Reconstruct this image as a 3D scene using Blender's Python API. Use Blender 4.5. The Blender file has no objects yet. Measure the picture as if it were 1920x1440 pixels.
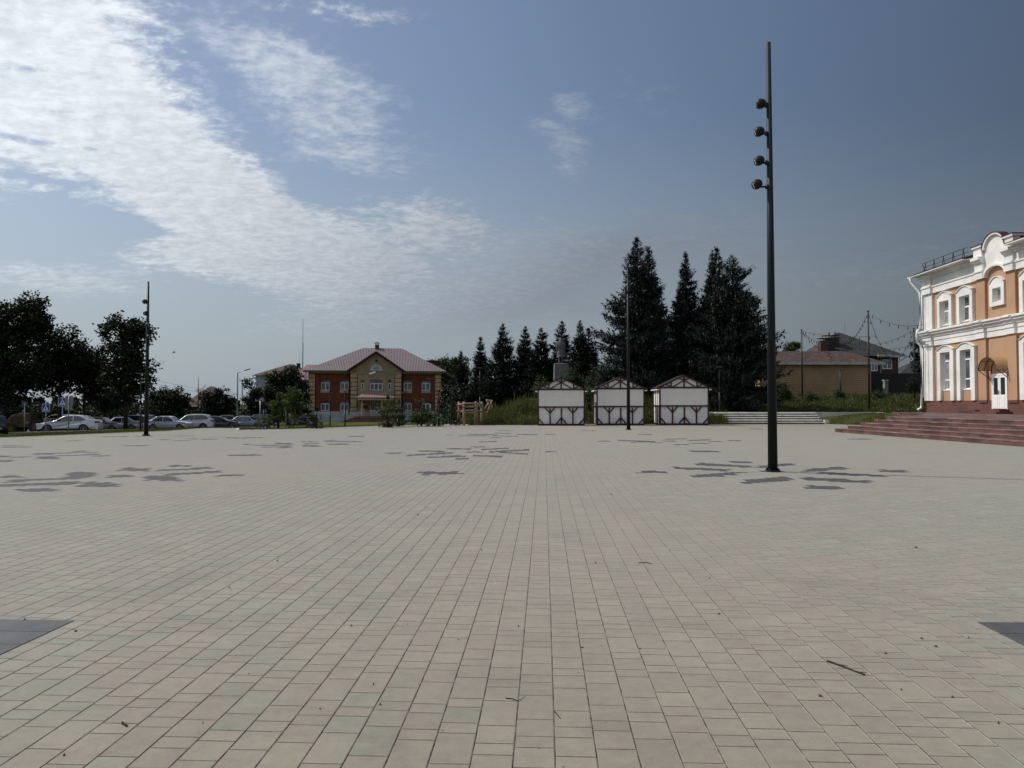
import bpy, bmesh, math, random
import numpy as np
from mathutils import Vector, Matrix, noise as mnoise
R = math.radians
C = bpy.context.scene.collection
S = bpy.context.scene

# ------------------------------------------------------------------ camera, light, exposure
F = 1356.0                       # focal length in pixels of a 1920 px wide picture
PITCH = math.atan(38 / F); YAW = R(2.53); EYE = 1.5
cam = bpy.data.cameras.new('camera'); co = bpy.data.objects.new('camera', cam); C.objects.link(co)
cam.sensor_width = 36; cam.lens = 36 * F / 1920; cam.clip_start = 0.1; cam.clip_end = 6000
co.location = (0, 0, EYE); co.rotation_euler = (R(90) + PITCH, 0, YAW)
S.camera = co
SUN_AZ = R(-71.7); SUN_EL = R(50)
sl = bpy.data.lights.new('sun', 'SUN'); so = bpy.data.objects.new('sun', sl); C.objects.link(so)
sl.energy = 3.5; sl.angle = R(0.6); sl.color = (1.0, 0.95, 0.86)
sd = Vector((math.sin(SUN_AZ) * math.cos(SUN_EL), math.cos(SUN_AZ) * math.cos(SUN_EL), math.sin(SUN_EL)))
so.rotation_euler = sd.to_track_quat('Z', 'Y').to_euler(); so.location = (-30, 20, 60)
S.view_settings.view_transform = 'Standard'; S.view_settings.look = 'None'
S.view_settings.exposure = -0.10; S.view_settings.gamma = 1
S.cycles.max_bounces = 6; S.cycles.transparent_max_bounces = 8; S.cycles.caustics_reflective = False; S.cycles.caustics_refractive = False

class NG:
    """small helper to write node chains"""
    def __init__(s, tree): s.t = tree; s.n = tree.nodes; s.l = tree.links
    def inp(s, node, i, v):
        if v is None: return
        if isinstance(v, bpy.types.NodeSocket): s.l.new(v, node.inputs[i])
        else: node.inputs[i].default_value = v
    def m(s, op, a, b=None, c=None, clamp=False):
        n = s.n.new('ShaderNodeMath'); n.operation = op; n.use_clamp = clamp
        s.inp(n, 0, a); s.inp(n, 1, b); s.inp(n, 2, c); return n.outputs[0]
    def vm(s, op, a, b=None, out=0):
        n = s.n.new('ShaderNodeVectorMath'); n.operation = op; s.inp(n, 0, a); s.inp(n, 1, b); return n.outputs[out]
    def mapr(s, v, a, b, c=0.0, d=1.0, smooth=True):
        n = s.n.new('ShaderNodeMapRange'); n.interpolation_type = 'SMOOTHSTEP' if smooth else 'LINEAR'
        s.inp(n, 0, v); s.inp(n, 1, a); s.inp(n, 2, b); s.inp(n, 3, c); s.inp(n, 4, d); return n.outputs[0]
    def noise(s, vec, scale, detail=4, rough=.55, dist=0, out=0):
        n = s.n.new('ShaderNodeTexNoise'); s.inp(n, 'Vector', vec); n.inputs['Scale'].default_value = scale
        n.inputs['Detail'].default_value = detail; n.inputs['Roughness'].default_value = rough
        n.inputs['Distortion'].default_value = dist; return n.outputs[out]
    def mix(s, f, a, b, mode='MIX'):
        n = s.n.new('ShaderNodeMix'); n.data_type = 'RGBA'; n.blend_type = mode
        s.inp(n, 0, f); s.inp(n, 6, a if not isinstance(a, tuple) else (*a[:3], 1)); s.inp(n, 7, b if not isinstance(b, tuple) else (*b[:3], 1)); return n.outputs[2]
    def xyz(s, x, y, z):
        n = s.n.new('ShaderNodeCombineXYZ'); s.inp(n, 0, x); s.inp(n, 1, y); s.inp(n, 2, z); return n.outputs[0]
    def sep(s, v):
        n = s.n.new('ShaderNodeSeparateXYZ'); s.l.new(v, n.inputs[0]); return n.outputs

W = bpy.data.worlds.new('World'); S.world = W; W.use_nodes = True
def build_sky():
    g = NG(W.node_tree); g.n.clear()
    out = g.n.new('ShaderNodeOutputWorld'); bg = g.n.new('ShaderNodeBackground')
    sky = g.n.new('ShaderNodeTexSky'); sky.sky_type = 'NISHITA'; sky.sun_disc = False
    sky.sun_elevation = SUN_EL; sky.sun_rotation = SUN_AZ; sky.air_density = 1.0; sky.dust_density = 1.2; sky.ozone_density = 1.6
    tc = g.n.new('ShaderNodeTexCoord')
    rot = g.n.new('ShaderNodeVectorRotate'); rot.rotation_type = 'Z_AXIS'; g.l.new(tc.outputs['Generated'], rot.inputs['Vector'])
    rot.inputs['Angle'].default_value = -YAW
    x, y, z = g.sep(rot.outputs[0])
    ys = g.m('MAXIMUM', y, 0.08)
    u = g.m('DIVIDE', x, ys); v = g.m('DIVIDE', z, ys)          # direction as slopes to the side and up
    def b(px, py, rx, ry, ang=0, amp=1.0):
        cu, cv = (px - 960) / F, (758 - py) / F
        a, bb = rx / F, ry / F; ca, sa = math.cos(R(-ang)), math.sin(R(-ang))
        du = g.m('SUBTRACT', u, cu); dv = g.m('SUBTRACT', v, cv)
        p = g.m('ADD', g.m('MULTIPLY', du, ca / a), g.m('MULTIPLY', dv, sa / a))
        q = g.m('ADD', g.m('MULTIPLY', du, -sa / bb), g.m('MULTIPLY', dv, ca / bb))
        r2 = g.m('ADD', g.m('MULTIPLY', p, p), g.m('MULTIPLY', q, q))
        return g.m('MULTIPLY', g.m('EXPONENT', g.m('MULTIPLY', r2, -1.0)), amp)
    def total(L):
        s = None
        for a in L:
            o = b(*a); s = o if s is None else g.m('ADD', s, o)
        return s
    thick = total([(150, 205, 110, 17, 8, -1.0), (50, 120, 80, 13, 5, -.7), (120, 418, 230, 24, 3, -.9), (210, 280, 100, 12, 12, -.6), (60, 262, 110, 10, 10, -.6), (60, 330, 130, 9, 10, -.5), (190, 150, 40, 14, 40, -.5), (560, 360, 60, 30, 30, -.3), (60, 30, 260, 150, 10, 1.2), (120, 210, 270, 120, 15, .85), (-80, 300, 260, 90, 0, .8), (330, 320, 230, 90, 35, 1.15),
                   (480, 430, 210, 80, 30, 1.1), (560, 500, 260, 62, 12, .85), (640, 470, 200, 60, 10, .5), (330, 480, 200, 40, -5, .5), (830, 425, 120, 62, 10, .78), (620, 10, 190, 34, 8, .6),
                   (700, 400, 120, 45, 10, .4)])
    thin = total([(550, 120, 200, 70, 25, .60), (610, 235, 160, 60, 15, .56), (420, 60, 120, 50, 20, .25), (660, 300, 120, 25, 10, .35), (1070, 195, 50, 34, 40, .52), (1030, 235, 55, 26, 20, .36), (1068, 295, 42, 34, 50, .5),
                  (1225, 165, 120, 80, -25, .24), (960, 530, 340, 70, -10, .70), (1170, 450, 270, 75, -5, .52), (1600, 530, 520, 70, -8, .24), (760, 600, 300, 50, 0, .4),
                  (1880, 410, 220, 50, -15, .2), (100, 520, 260, 40, 0, .5), (1130, 60, 60, 90, 10, .12)])
    # cloud pattern, laid out on a flat layer above the square
    zc = g.m('MAXIMUM', z, 0.02)
    lay = g.xyz(g.m('DIVIDE', x, g.m('ADD', zc, .22)), g.m('DIVIDE', y, g.m('ADD', zc, .22)), 0.0)
    st = g.n.new('ShaderNodeMapping'); g.l.new(lay, st.inputs['Vector']); st.inputs['Rotation'].default_value = (0, 0, R(-24)); st.inputs['Scale'].default_value = (1.0, 1.45, 1)
    n1 = g.noise(st.outputs[0], 2.1, 7, .58, .35)
    n2 = g.noise(st.outputs[0], 9.0, 8, .66, .25)
    n3 = g.noise(st.outputs[0], 27.0, 6, .62, .15)
    w = g.m('ADD', g.m('MULTIPLY', g.m('SUBTRACT', n1, .5), 1.5), g.m('ADD', g.m('MULTIPLY', g.m('SUBTRACT', n2, .5), 1.5), g.m('MULTIPLY', g.m('SUBTRACT', n3, .5), 1.25)))
    front = g.mapr(y, 0.02, 0.2)
    back = g.m('MULTIPLY', g.m('SUBTRACT', 1.0, front), g.mapr(n1, .40, .60))  # unseen clouds behind the camera, added to brighten the shaded kiosk fronts
    a1 = g.m('MULTIPLY', g.m('MULTIPLY', g.mapr(g.m('ADD', thick, w), .24, 1.02), g.mapr(thick, .05, .6)), .96)
    a2 = g.m('MULTIPLY', g.mapr(g.m('ADD', thin, g.m('MULTIPLY', w, .75)), .10, .95), .62)
    a2 = g.m('MULTIPLY', a2, g.mapr(thin, .02, .35))
    a = g.m('MULTIPLY', g.m('MAXIMUM', a1, a2), front)
    a = g.m('MAXIMUM', a, g.m('MULTIPLY', back, .9), clamp=True)
    # cloud brightness: brighter towards the sun, extra brightness added to unseen clouds behind the camera
    sdn = g.vm('NORMALIZE', tc.outputs['Generated'])
    dt = g.vm('DOT_PRODUCT', sdn, tuple(sd), out=1)
    br = g.mapr(dt, .30, .76, 2.9, 10.0, smooth=False); br = g.m('ADD', br, g.mapr(y, -.15, .1, 3.6, 0))
    shade = g.m('MULTIPLY', g.mapr(n2, .3, .7, .93, 1.06), g.mapr(n3, .36, .64, .90, 1.05))
    cc = g.mix(g.mapr(dt, .3, .7), (0.84, 0.93, 1.08), (0.895, 0.955, 1.02))
    vs = g.vm('SCALE', cc); vs.node.inputs[3].default_value = 1; g.l.new(g.m('MULTIPLY', br, shade), vs.node.inputs[3])
    # the sky darkens a little away from the sun and is milky low down
    dark = g.mapr(dt, -.42, .72, .20, 1.14)
    sk = g.vm('SCALE', g.mix(1.0, sky.outputs[0], (.99, .935, .885), 'MULTIPLY')); g.l.new(dark, sk.node.inputs[3])
    milk = g.mapr(v, 0.0, .44, .92, 0.0)
    mk = g.vm('SCALE', g.mix(1.0, (.785, .915, 1.03), (1, 1, 1), 'MULTIPLY')); g.l.new(g.mapr(dt, -.45, .75, 1.1, 5.2), mk.node.inputs[3])
    base = g.mix(milk, sk, mk)
    col = g.mix(a, base, vs)
    g.l.new(col, bg.inputs[0]); bg.inputs[1].default_value = 0.10
    g.l.new(bg.outputs[0], out.inputs[0])
build_sky()

# ------------------------------------------------------------------ pixel -> place (used while measuring the photograph)
_c, _s, _cp, _sp = math.cos(YAW), math.sin(YAW), math.cos(PITCH), math.sin(PITCH)
def _ray(px, py):
    u = (px - 960) / F; v = (720 - py) / F
    fw = _cp - v * _sp; up = _sp + v * _cp
    return (_c * u - _s * fw, _s * u + _c * fw, up, fw)
def G(px, py, z=0.0):
    d = _ray(px, py); t = (z - EYE) / d[2]; return (d[0] * t, d[1] * t)
def P(px, D, py=758):
    d = _ray(px, py); t = D / d[3]; return Vector((d[0] * t, d[1] * t, EYE + d[2] * t))
def ZP(D, py): return P(960, D, py).z
def camxy(x, y): return (_c * x + _s * y, -_s * x + _c * y)

# ------------------------------------------------------------------ terrain
PLZ = [(-36, -6), (-24.3, 31.3), (-20.95, 39.9), (-21.3, 44.4), (-19.1, 44.5), (-17.8, 41.3), (-15.4, 43.1), (-11.7, 49.2), (-7.9, 53.3),
       (-6.0, 54.2), (-5.3, 51.3), (0, 51.7), (0.2, 54.4), (12.5, 54.6), (21, 55.0), (22.9, 51.6), (19.4, 45), (18, 38), (20, 20), (34, 19), (34, -6)]
def sdist(x, y):
    """signed distance to the edge of the paved square, negative inside (numpy arrays)"""
    x = np.asarray(x, float); y = np.asarray(y, float); d = np.full(x.shape, 1e9); ins = np.zeros(x.shape, bool)
    n = len(PLZ)
    for i in range(n):
        ax, ay = PLZ[i]; bx, by = PLZ[(i + 1) % n]; ex, ey = bx - ax, by - ay
        t = np.clip(((x - ax) * ex + (y - ay) * ey) / (ex * ex + ey * ey), 0, 1)
        d = np.minimum(d, np.hypot(x - ax - t * ex, y - ay - t * ey))
        c = ((ay > y) != (by > y)) & (x < (bx - ax) * (y - ay) / ((by - ay) if by != ay else 1e-9) + ax)
        ins ^= c
    return np.where(ins, -d, d)
def smooth(a, b, t): t = np.clip((t - a) / (b - a), 0, 1); return t * t * (3 - 2 * t)
def height(x, y):
    x = np.asarray(x, float); y = np.asarray(y, float)
    d = sdist(x, y); cx = _c * x + _s * y; cy = -_s * x + _c * y
    px = 960 + F * cx / np.maximum(cy, 5)
    w = np.clip((px - 866) / 112, 0, 1) ** 1.15
    Rr = np.interp(d, [0, .3, 4, 8, 13, 18, 24, 50, 150], [-.05, .0, .76, .80, 1.10, 1.5, 2.1, 2.4, 2.8])
    Ll = -.05 - np.minimum(1.2, .034 * np.maximum(d, 0))
    b = .42 * np.exp(-((cx - 1.0) / 3.4) ** 2 - ((cy - 61) / 4.5) ** 2) + 1.1 * np.exp(-((cx - 6.6) / 2.0) ** 2 - ((cy - 61) / 3) ** 2) + .5 * np.exp(-((cx - 11.5) / 2.5) ** 2 - ((cy - 62) / 4) ** 2)
    b = b * smooth(.3, 4, d)
    # terrace side: level with its paving
    tw = smooth(1560, 1690, px) * smooth(30, 50, cy) * (1 - smooth(60, 66, cy))
    z = w * Rr + (1 - w) * Ll + b * w
    z = z * (1 - tw) + np.minimum(z, .74) * tw
    z = np.where(d < 0, -.13, z)
    far = smooth(110, 400, np.hypot(x, y))
    return z * (1 - far) + (-1.0) * far
def hz(x, y): return float(height(np.array([x]), np.array([y]))[0])
def TP(px, D):
    """point on the ground seen in pixel column px at depth D"""
    p = P(px, D); return (p.x, p.y, hz(p.x, p.y))

# ------------------------------------------------------------------ materials
MATS = {}
def mat(name, col, rough=.7, var=.12, nscale=3.0, metal=0.0, bump=0.0, bscale=40.0, spec=.4, col2=None, coat=0.0, extra=None, trans=0.0):
    if name in MATS: return MATS[name]
    m = bpy.data.materials.new(name); m.use_nodes = True; MATS[name] = m
    g = NG(m.node_tree); p = g.n['Principled BSDF']
    tc = g.n.new('ShaderNodeTexCoord').outputs['Object']
    c2 = col2 or tuple(max(0, c * (1 - 2.2 * var)) for c in col)
    c1 = tuple(min(1, c * (1 + var)) for c in col)
    n = g.noise(tc, nscale, 6, .62)
    f = g.mapr(n, .32, .68)
    base = g.mix(f, c1, c2)
    if extra: base = extra(g, base, tc, p)
    g.l.new(base, p.inputs['Base Color'])
    p.inputs['Roughness'].default_value = rough; p.inputs['Metallic'].default_value = metal
    p.inputs['Specular IOR Level'].default_value = spec; p.inputs['Coat Weight'].default_value = coat; p.inputs['Coat Roughness'].default_value = .06
    if bump:
        bn = g.n.new('ShaderNodeBump'); bn.inputs['Strength'].default_value = bump; bn.inputs['Distance'].default_value = .01
        g.l.new(g.noise(tc, bscale, 4, .6), bn.inputs['Height']); g.l.new(bn.outputs[0], p.inputs['Normal'])
    return m
def stripes(axis, period, width, col, soft=.3):
    """thin dark lines every `period` metres along an axis (boards, ribs, tile courses)"""
    def f(g, base, tc, p):
        o = g.sep(tc)[axis]
        fr = g.m('FRACT', g.m('DIVIDE', o, period))
        e = g.m('ABSOLUTE', g.m('SUBTRACT', fr, .5))
        k = g.mapr(e, .5 - width, .5 - width * soft)
        return g.mix(k, base, col)
    return f
def bricks(sx, sy, col, mortar, axis='xz'):
    def f(g, base, tc, p):
        x, y, z = g.sep(tc)
        b = g.n.new('ShaderNodeTexBrick'); v = g.xyz(x if axis[0] == 'x' else y, z if axis[1] == 'z' else y, 0.0)
        g.l.new(v, b.inputs['Vector']); b.inputs['Scale'].default_value = 1.0
        b.inputs['Brick Width'].default_value = sx; b.inputs['Row Height'].default_value = sy; b.inputs['Mortar Size'].default_value = min(sx, sy) * .06
        b.inputs['Color1'].default_value = (1, 1, 1, 1); b.inputs['Color2'].default_value = (.72, .72, .72, 1); b.inputs['Mortar'].default_value = (*mortar, 1)
        return g.mix(1.0, base, b.outputs['Color'], 'MULTIPLY')
    return f
M = lambda n: MATS[n]
mat('pole_paint', (.011, .016, .018), .5, .08, 6, 0.0, spec=.25)
mat('black_metal', (.018, .018, .02), .5, .1, 6)
mat('galvanised', (.33, .34, .35), .45, .1, 8, .6)
mat('lamp_glass', (.62, .65, .66), .12, .04, 4, spec=.8)
mat('white_panel', (.86, .84, .78), .6, .04, 1.2, extra=stripes(2, .085, .06, (.62, .62, .63)))
mat('white_board', (.86, .82, .80), .65, .07, 1.6, bump=.15)
mat('stained_timber', (.055, .018, .018), .6, .25, 7, bump=.3)
mat('dark_roof_metal', (.018, .012, .012), .5, .2, 3)
mat('zinc', (.42, .43, .45), .4, .1, 3, .3)
mat('red_brick', (.20, .055, .028), .85, .12, 1.4, extra=bricks(.26, .075, None, (.62, .5, .45)), bump=.2)
mat('beige_plaster', (.35, .265, .155), .85, .10, .8, bump=.15)
mat('beige_stone', (.50, .36, .215), .85, .10, 1.2, bump=.2)
mat('dark_red_metal', (.058, .013, .015), .5, .15, 2)
mat('pale_plinth', (.50, .50, .53), .8, .10, .9)
mat('white_frame', (.88, .88, .87), .45, .03, 5)
mat('window_glass', (.035, .045, .05), .06, .1, 2, spec=1.0)
mat('window_glass_pale', (.10, .12, .13), .12, .25, .8, spec=.9)
mat('curtained_glass', (.30, .31, .31), .2, .18, 2.4, spec=.9)
def tiles(g, base, tc, p):
    x, y, z = g.sep(tc)
    fx = g.m('ABSOLUTE', g.m('SUBTRACT', g.m('FRACT', g.m('DIVIDE', x, .26)), .5))
    fz = g.m('FRACT', g.m('DIVIDE', y, .36))
    k = g.m('MULTIPLY', g.mapr(fx, .05, .45), g.mapr(fz, .15, .6))
    return g.mix(k, base, (.42, .37, .37))
mat('metal_tile', (.080, .042, .042), .42, .12, .9, extra=tiles, spec=.5)
mat('metal_tile_plain', (.20, .07, .075), .42, .2, .9, extra=tiles, spec=.5)
mat('white_plaster', (.78, .775, .745), .8, .07, .7, bump=.12)
mat('white_plaster_grey', (.42, .44, .46), .8, .06, .7)
mat('orange_plaster', (.45, .275, .170), .85, .05, .55, bump=.15)
mat('brown_plinth', (.145, .062, .052), .7, .10, 1.0, bump=.15)
def granite(g, base, tc, p):
    x, y, z = g.sep(tc)
    b = g.n.new('ShaderNodeTexBrick'); g.l.new(g.xyz(y, g.m('ADD', x, g.m('MULTIPLY', z, 2.2)), 0.0), b.inputs['Vector']); b.inputs['Scale'].default_value = 1
    b.inputs['Brick Width'].default_value = .62; b.inputs['Row Height'].default_value = .385; b.inputs['Mortar Size'].default_value = .008
    b.inputs['Color1'].default_value = (1.15, 1.1, 1.08, 1); b.inputs['Color2'].default_value = (.62, .62, .66, 1); b.inputs['Mortar'].default_value = (.45, .42, .42, 1); b.offset = .37
    s = g.mapr(g.noise(tc, 70, 2, .5), .4, .65, .8, 1.2)
    c = g.mix(1.0, base, b.outputs['Color'], 'MULTIPLY')
    v = g.vm('SCALE', c); g.l.new(s, v.node.inputs[3]); return v
mat('red_granite', (.145, .080, .070), .5, .16, 1.1, extra=granite, spec=.4)
mat('granite_tread', (.27, .17, .155), .5, .15, 2.0, extra=granite, spec=.4)
mat('grey_stone', (.40, .39, .37), .8, .12, 1.5)
mat('shaded_riser', (.10, .098, .095), .8, .25, 2.0)  # riser shade painted in: darker than the stone of the stairs
mat('kerb_stone', (.52, .51, .48), .8, .1, 2.0)
mat('lit_nosing', (.74, .72, .68), .8, .08, 2.0)  # sunlit, worn tread edges painted in as a paler stone
mat('asphalt', (.055, .055, .056), .85, .15, 1.2, bump=.3)
mat('siding_beige', (.44, .285, .155), .6, .08, .5, extra=stripes(2, .20, .11, (.085, .055, .03)))
def shingle(g, base, tc, p):
    x, y, z = g.sep(tc)
    vo = g.n.new('ShaderNodeTexVoronoi'); g.l.new(g.xyz(g.m('MULTIPLY', x, 3.2), g.m('MULTIPLY', y, 6.5), 0.0), vo.inputs['Vector']); vo.inputs['Scale'].default_value = 1
    return g.mix(g.mapr(g.sep(vo.outputs['Color'])[0], .45, .95), base, (.105, .064, .050))
mat('shingle_red', (.050, .030, .022), .85, .12, 1.5, extra=shingle)
mat('shingle_dark', (.036, .036, .038), .8, .15, 1.5)
mat('dark_brick', (.075, .042, .036), .85, .15, 1.5)
mat('dark_fence', (.016, .012, .014), .6, .1, 2, extra=stripes(0, .22, .08, (.006, .005, .006)))
mat('concrete', (.30, .30, .28), .85, .15, 2)
mat('brown_roof', (.085, .052, .04), .8, .15, 1.5)
mat('trunk_bark', (.045, .036, .028), .9, .3, 5, bump=.5)
mat('birch_bark', (.42, .41, .38), .8, .35, 6)
mat('statue_stone', (.15, .155, .15), .7, .2, 3, bump=.3)
mat('pedestal_stone', (.19, .18, .18), .6, .16, 2.5, bump=.2)
mat('weathered_log', (.30, .225, .165), .85, .3, 4, bump=.4)
mat('rusty_board', (.20, .07, .045), .8, .3, 4)
mat('sign_blue', (.02, .035, .33), .4, .04, 3)
mat('sign_white', (.72, .73, .75), .45, .03, 3)
mat('sign_back', (.25, .26, .27), .5, .1, 3)
mat('tyre', (.014, .014, .015), .8, .1, 9)
mat('rim', (.50, .51, .52), .3, .06, 9, .7)
mat('car_glass', (.012, .015, .017), .05, .1, 2, spec=1.0)
mat('tail_red', (.16, .01, .012), .2, .1, 4)
mat('plate_white', (.62, .63, .64), .5, .05, 4)
mat('machine_yellow', (.10, .055, .014), .7, .25, 3)
mat('canopy_plastic', (.33, .23, .12), .25, .1, 3, spec=.7)
mat('brown_iron', (.030, .012, .011), .5, .15, 5)
mat('gold_dull', (.25, .15, .03), .5, .1, 4)
for nm, c in (('paint_white', (.70, .72, .75)), ('paint_silver', (.44, .46, .50)), ('paint_black', (.012, .012, .018)), ('paint_beige', (.33, .32, .27)),
              ('paint_red', (.22, .07, .075)), ('paint_lightblue', (.30, .36, .42)), ('paint_blue', (.03, .055, .12)), ('paint_graphite', (.05, .055, .06)), ('paint_navy', (.018, .016, .035))):
    mat(nm, c, .28, .03, 2, .15, spec=.6, coat=.6)
def leafmat(name, a, b, tr=.25):
    m = bpy.data.materials.new(name); m.use_nodes = True; MATS[name] = m
    g = NG(m.node_tree); p = g.n['Principled BSDF']; o = g.n['Material Output']
    tc = g.n.new('ShaderNodeTexCoord').outputs['Object']
    at = g.n.new('ShaderNodeAttribute'); at.attribute_name = 'tone'
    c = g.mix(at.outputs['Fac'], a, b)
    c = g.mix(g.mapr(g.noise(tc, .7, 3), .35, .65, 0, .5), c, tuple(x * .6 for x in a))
    g.l.new(c, p.inputs['Base Color']); p.inputs['Roughness'].default_value = .6; p.inputs['Specular IOR Level'].default_value = .25
    t = g.n.new('ShaderNodeBsdfTranslucent'); g.l.new(g.mix(1.0, c, (1.0, 1.0, .5), 'MULTIPLY'), t.inputs[0])
    mx = g.n.new('ShaderNodeMixShader'); mx.inputs[0].default_value = tr
    g.l.new(p.outputs[0], mx.inputs[1]); g.l.new(t.outputs[0], mx.inputs[2]); g.l.new(mx.outputs[0], o.inputs[0])
    return m
leafmat('maple_leaf', (.009, .016, .006), (.026, .040, .013), .14)
leafmat('shrub_leaf', (.030, .052, .016), (.060, .095, .028), .25)
leafmat('pale_leaf', (.045, .065, .028), (.085, .11, .045), .25)
leafmat('young_leaf', (.05, .072, .022), (.095, .12, .04), .3)
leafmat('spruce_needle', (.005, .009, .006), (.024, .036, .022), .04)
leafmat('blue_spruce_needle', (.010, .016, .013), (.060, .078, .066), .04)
leafmat('grass_blade', (.060, .072, .014), (.135, .150, .035), .3)
leafmat('weed_blade', (.050, .064, .018), (.125, .135, .050), .3)
leafmat('petal', (.50, .50, .40), (.65, .62, .45), .2)

# ------------------------------------------------------------------ mesh helpers
class MB:
    def __init__(s): s.v = []; s.f = []; s.mi = []; s.k = 0
    def add(s, vs, fs):
        o = len(s.v); s.v += [tuple(v) for v in vs]; s.f += [tuple(o + i for i in f) for f in fs]; s.mi += [s.k] * len(fs); return s
    def box(s, x0, x1, y0, y1, z0, z1):
        return s.add([(x0, y0, z0), (x1, y0, z0), (x1, y1, z0), (x0, y1, z0), (x0, y0, z1), (x1, y0, z1), (x1, y1, z1), (x0, y1, z1)],
                     [(0, 3, 2, 1), (4, 5, 6, 7), (0, 1, 5, 4), (1, 2, 6, 5), (2, 3, 7, 6), (3, 0, 4, 7)])
    def prism(s, pts, a, b, axis='y'):
        """polygon in the plane across `axis`, extruded from a to b"""
        def q(p, t): return (p[0], t, p[1]) if axis == 'y' else ((t, p[0], p[1]) if axis == 'x' else (p[0], p[1], t))
        n = len(pts); vs = [q(p, a) for p in pts] + [q(p, b) for p in pts]
        return s.add(vs, [tuple(range(n)), tuple(range(2 * n - 1, n - 1, -1))] + [(i, i + n, (i + 1) % n + n, (i + 1) % n) for i in range(n)])
    def bar(s, a, b, w, h, up=(0, 0, 1)):
        a = Vector(a); b = Vector(b); d = (b - a).normalized(); u = Vector(up)
        r = d.cross(u); r = r.normalized() if r.length > 1e-4 else Vector((1, 0, 0)); t = r.cross(d)
        vs = [p + r * i * w / 2 + t * j * h / 2 for p in (a, b) for i, j in ((-1, -1), (1, -1), (1, 1), (-1, 1))]
        return s.add(vs, [(3, 2, 1, 0), (4, 5, 6, 7)] + [(i, (i + 1) % 4, (i + 1) % 4 + 4, i + 4) for i in range(4)])
    def tube(s, pts, rad, n=8, cap=True):
        pts = [Vector(p) for p in pts]; rs = rad if isinstance(rad, (list, tuple)) else [rad] * len(pts); vs = []
        for i, p in enumerate(pts):
            d = (pts[min(i + 1, len(pts) - 1)] - pts[max(i - 1, 0)]).normalized()
            r = d.cross(Vector((0, 0, 1))); r = r.normalized() if r.length > 1e-3 else Vector((1, 0, 0)); t = r.cross(d)
            vs += [p + (r * math.cos(a) + t * math.sin(a)) * rs[i] for a in [2 * math.pi * k / n for k in range(n)]]
        fs = [(i * n + k, i * n + (k + 1) % n, (i + 1) * n + (k + 1) % n, (i + 1) * n + k) for i in range(len(pts) - 1) for k in range(n)]
        if cap: fs += [tuple(range(n - 1, -1, -1)), tuple((len(pts) - 1) * n + k for k in range(n))]
        return s.add(vs, fs)
    def quad(s, a, b, c, d): return s.add([a, b, c, d], [(0, 1, 2, 3)])
    def obj(s, name, mats, parent=None, loc=None, rot=None, smooth=False, bevel=0.0):
        me = bpy.data.meshes.new(name); me.from_pydata(s.v, [], s.f)
        ms = mats if isinstance(mats, (list, tuple)) else [mats]
        for m in ms: me.materials.append(MATS[m])
        if len(ms) > 1: me.polygons.foreach_set('material_index', s.mi)
        if smooth: me.polygons.foreach_set('use_smooth', [True] * len(s.f))
        me.update()
        bm = bmesh.new(); bm.from_mesh(me); bmesh.ops.recalc_face_normals(bm, faces=bm.faces)
        if bevel: bmesh.ops.bevel(bm, geom=list(bm.edges), offset=bevel, segments=1, affect='EDGES', clamp_overlap=True)
        bm.to_mesh(me); bm.free()
        o = bpy.data.objects.new(name, me); C.objects.link(o)
        if parent: o.parent = parent
        if loc is not None: o.location = loc
        if rot is not None: o.rotation_euler = rot
        return o
def tag(o, label=None, cat=None, group=None, kind=None):
    if label: o['label'] = label
    if cat: o['category'] = cat
    if group: o['group'] = group
    if kind: o['kind'] = kind
    return o
def thing(name, label, cat, loc=(0, 0, 0), rz=0, group=None):
    o = bpy.data.objects.new(name, None); C.objects.link(o); o.location = loc; o.rotation_euler = (0, 0, rz); o.empty_display_size = .3
    return tag(o, label, cat, group)
def copy_tree(o, parent=None):
    c = o.copy(); C.objects.link(c)
    if parent: c.parent = parent
    for ch in [x for x in o.children]: copy_tree(ch, c)
    return c
def npmesh(name, V, Fq, m, tone=None, parent=None, loc=None):
    """fast mesh from numpy arrays of quads / triangles"""
    me = bpy.data.meshes.new(name); n = Fq.shape[1]
    me.vertices.add(len(V)); me.vertices.foreach_set('co', V.astype(np.float32).ravel())
    me.loops.add(Fq.size); me.loops.foreach_set('vertex_index', Fq.astype(np.int32).ravel())
    me.polygons.add(len(Fq)); me.polygons.foreach_set('loop_start', np.arange(0, Fq.size, n, dtype=np.int32))
    me.update(calc_edges=True)
    for x in (m if isinstance(m, (list, tuple)) else [m]): me.materials.append(MATS[x])
    if tone is not None:
        a = me.attributes.new('tone', 'FLOAT', 'FACE'); a.data.foreach_set('value', tone.astype(np.float32))
    o = bpy.data.objects.new(name, me); C.objects.link(o)
    if parent: o.parent = parent
    if loc is not None: o.location = loc
    return o

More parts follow.
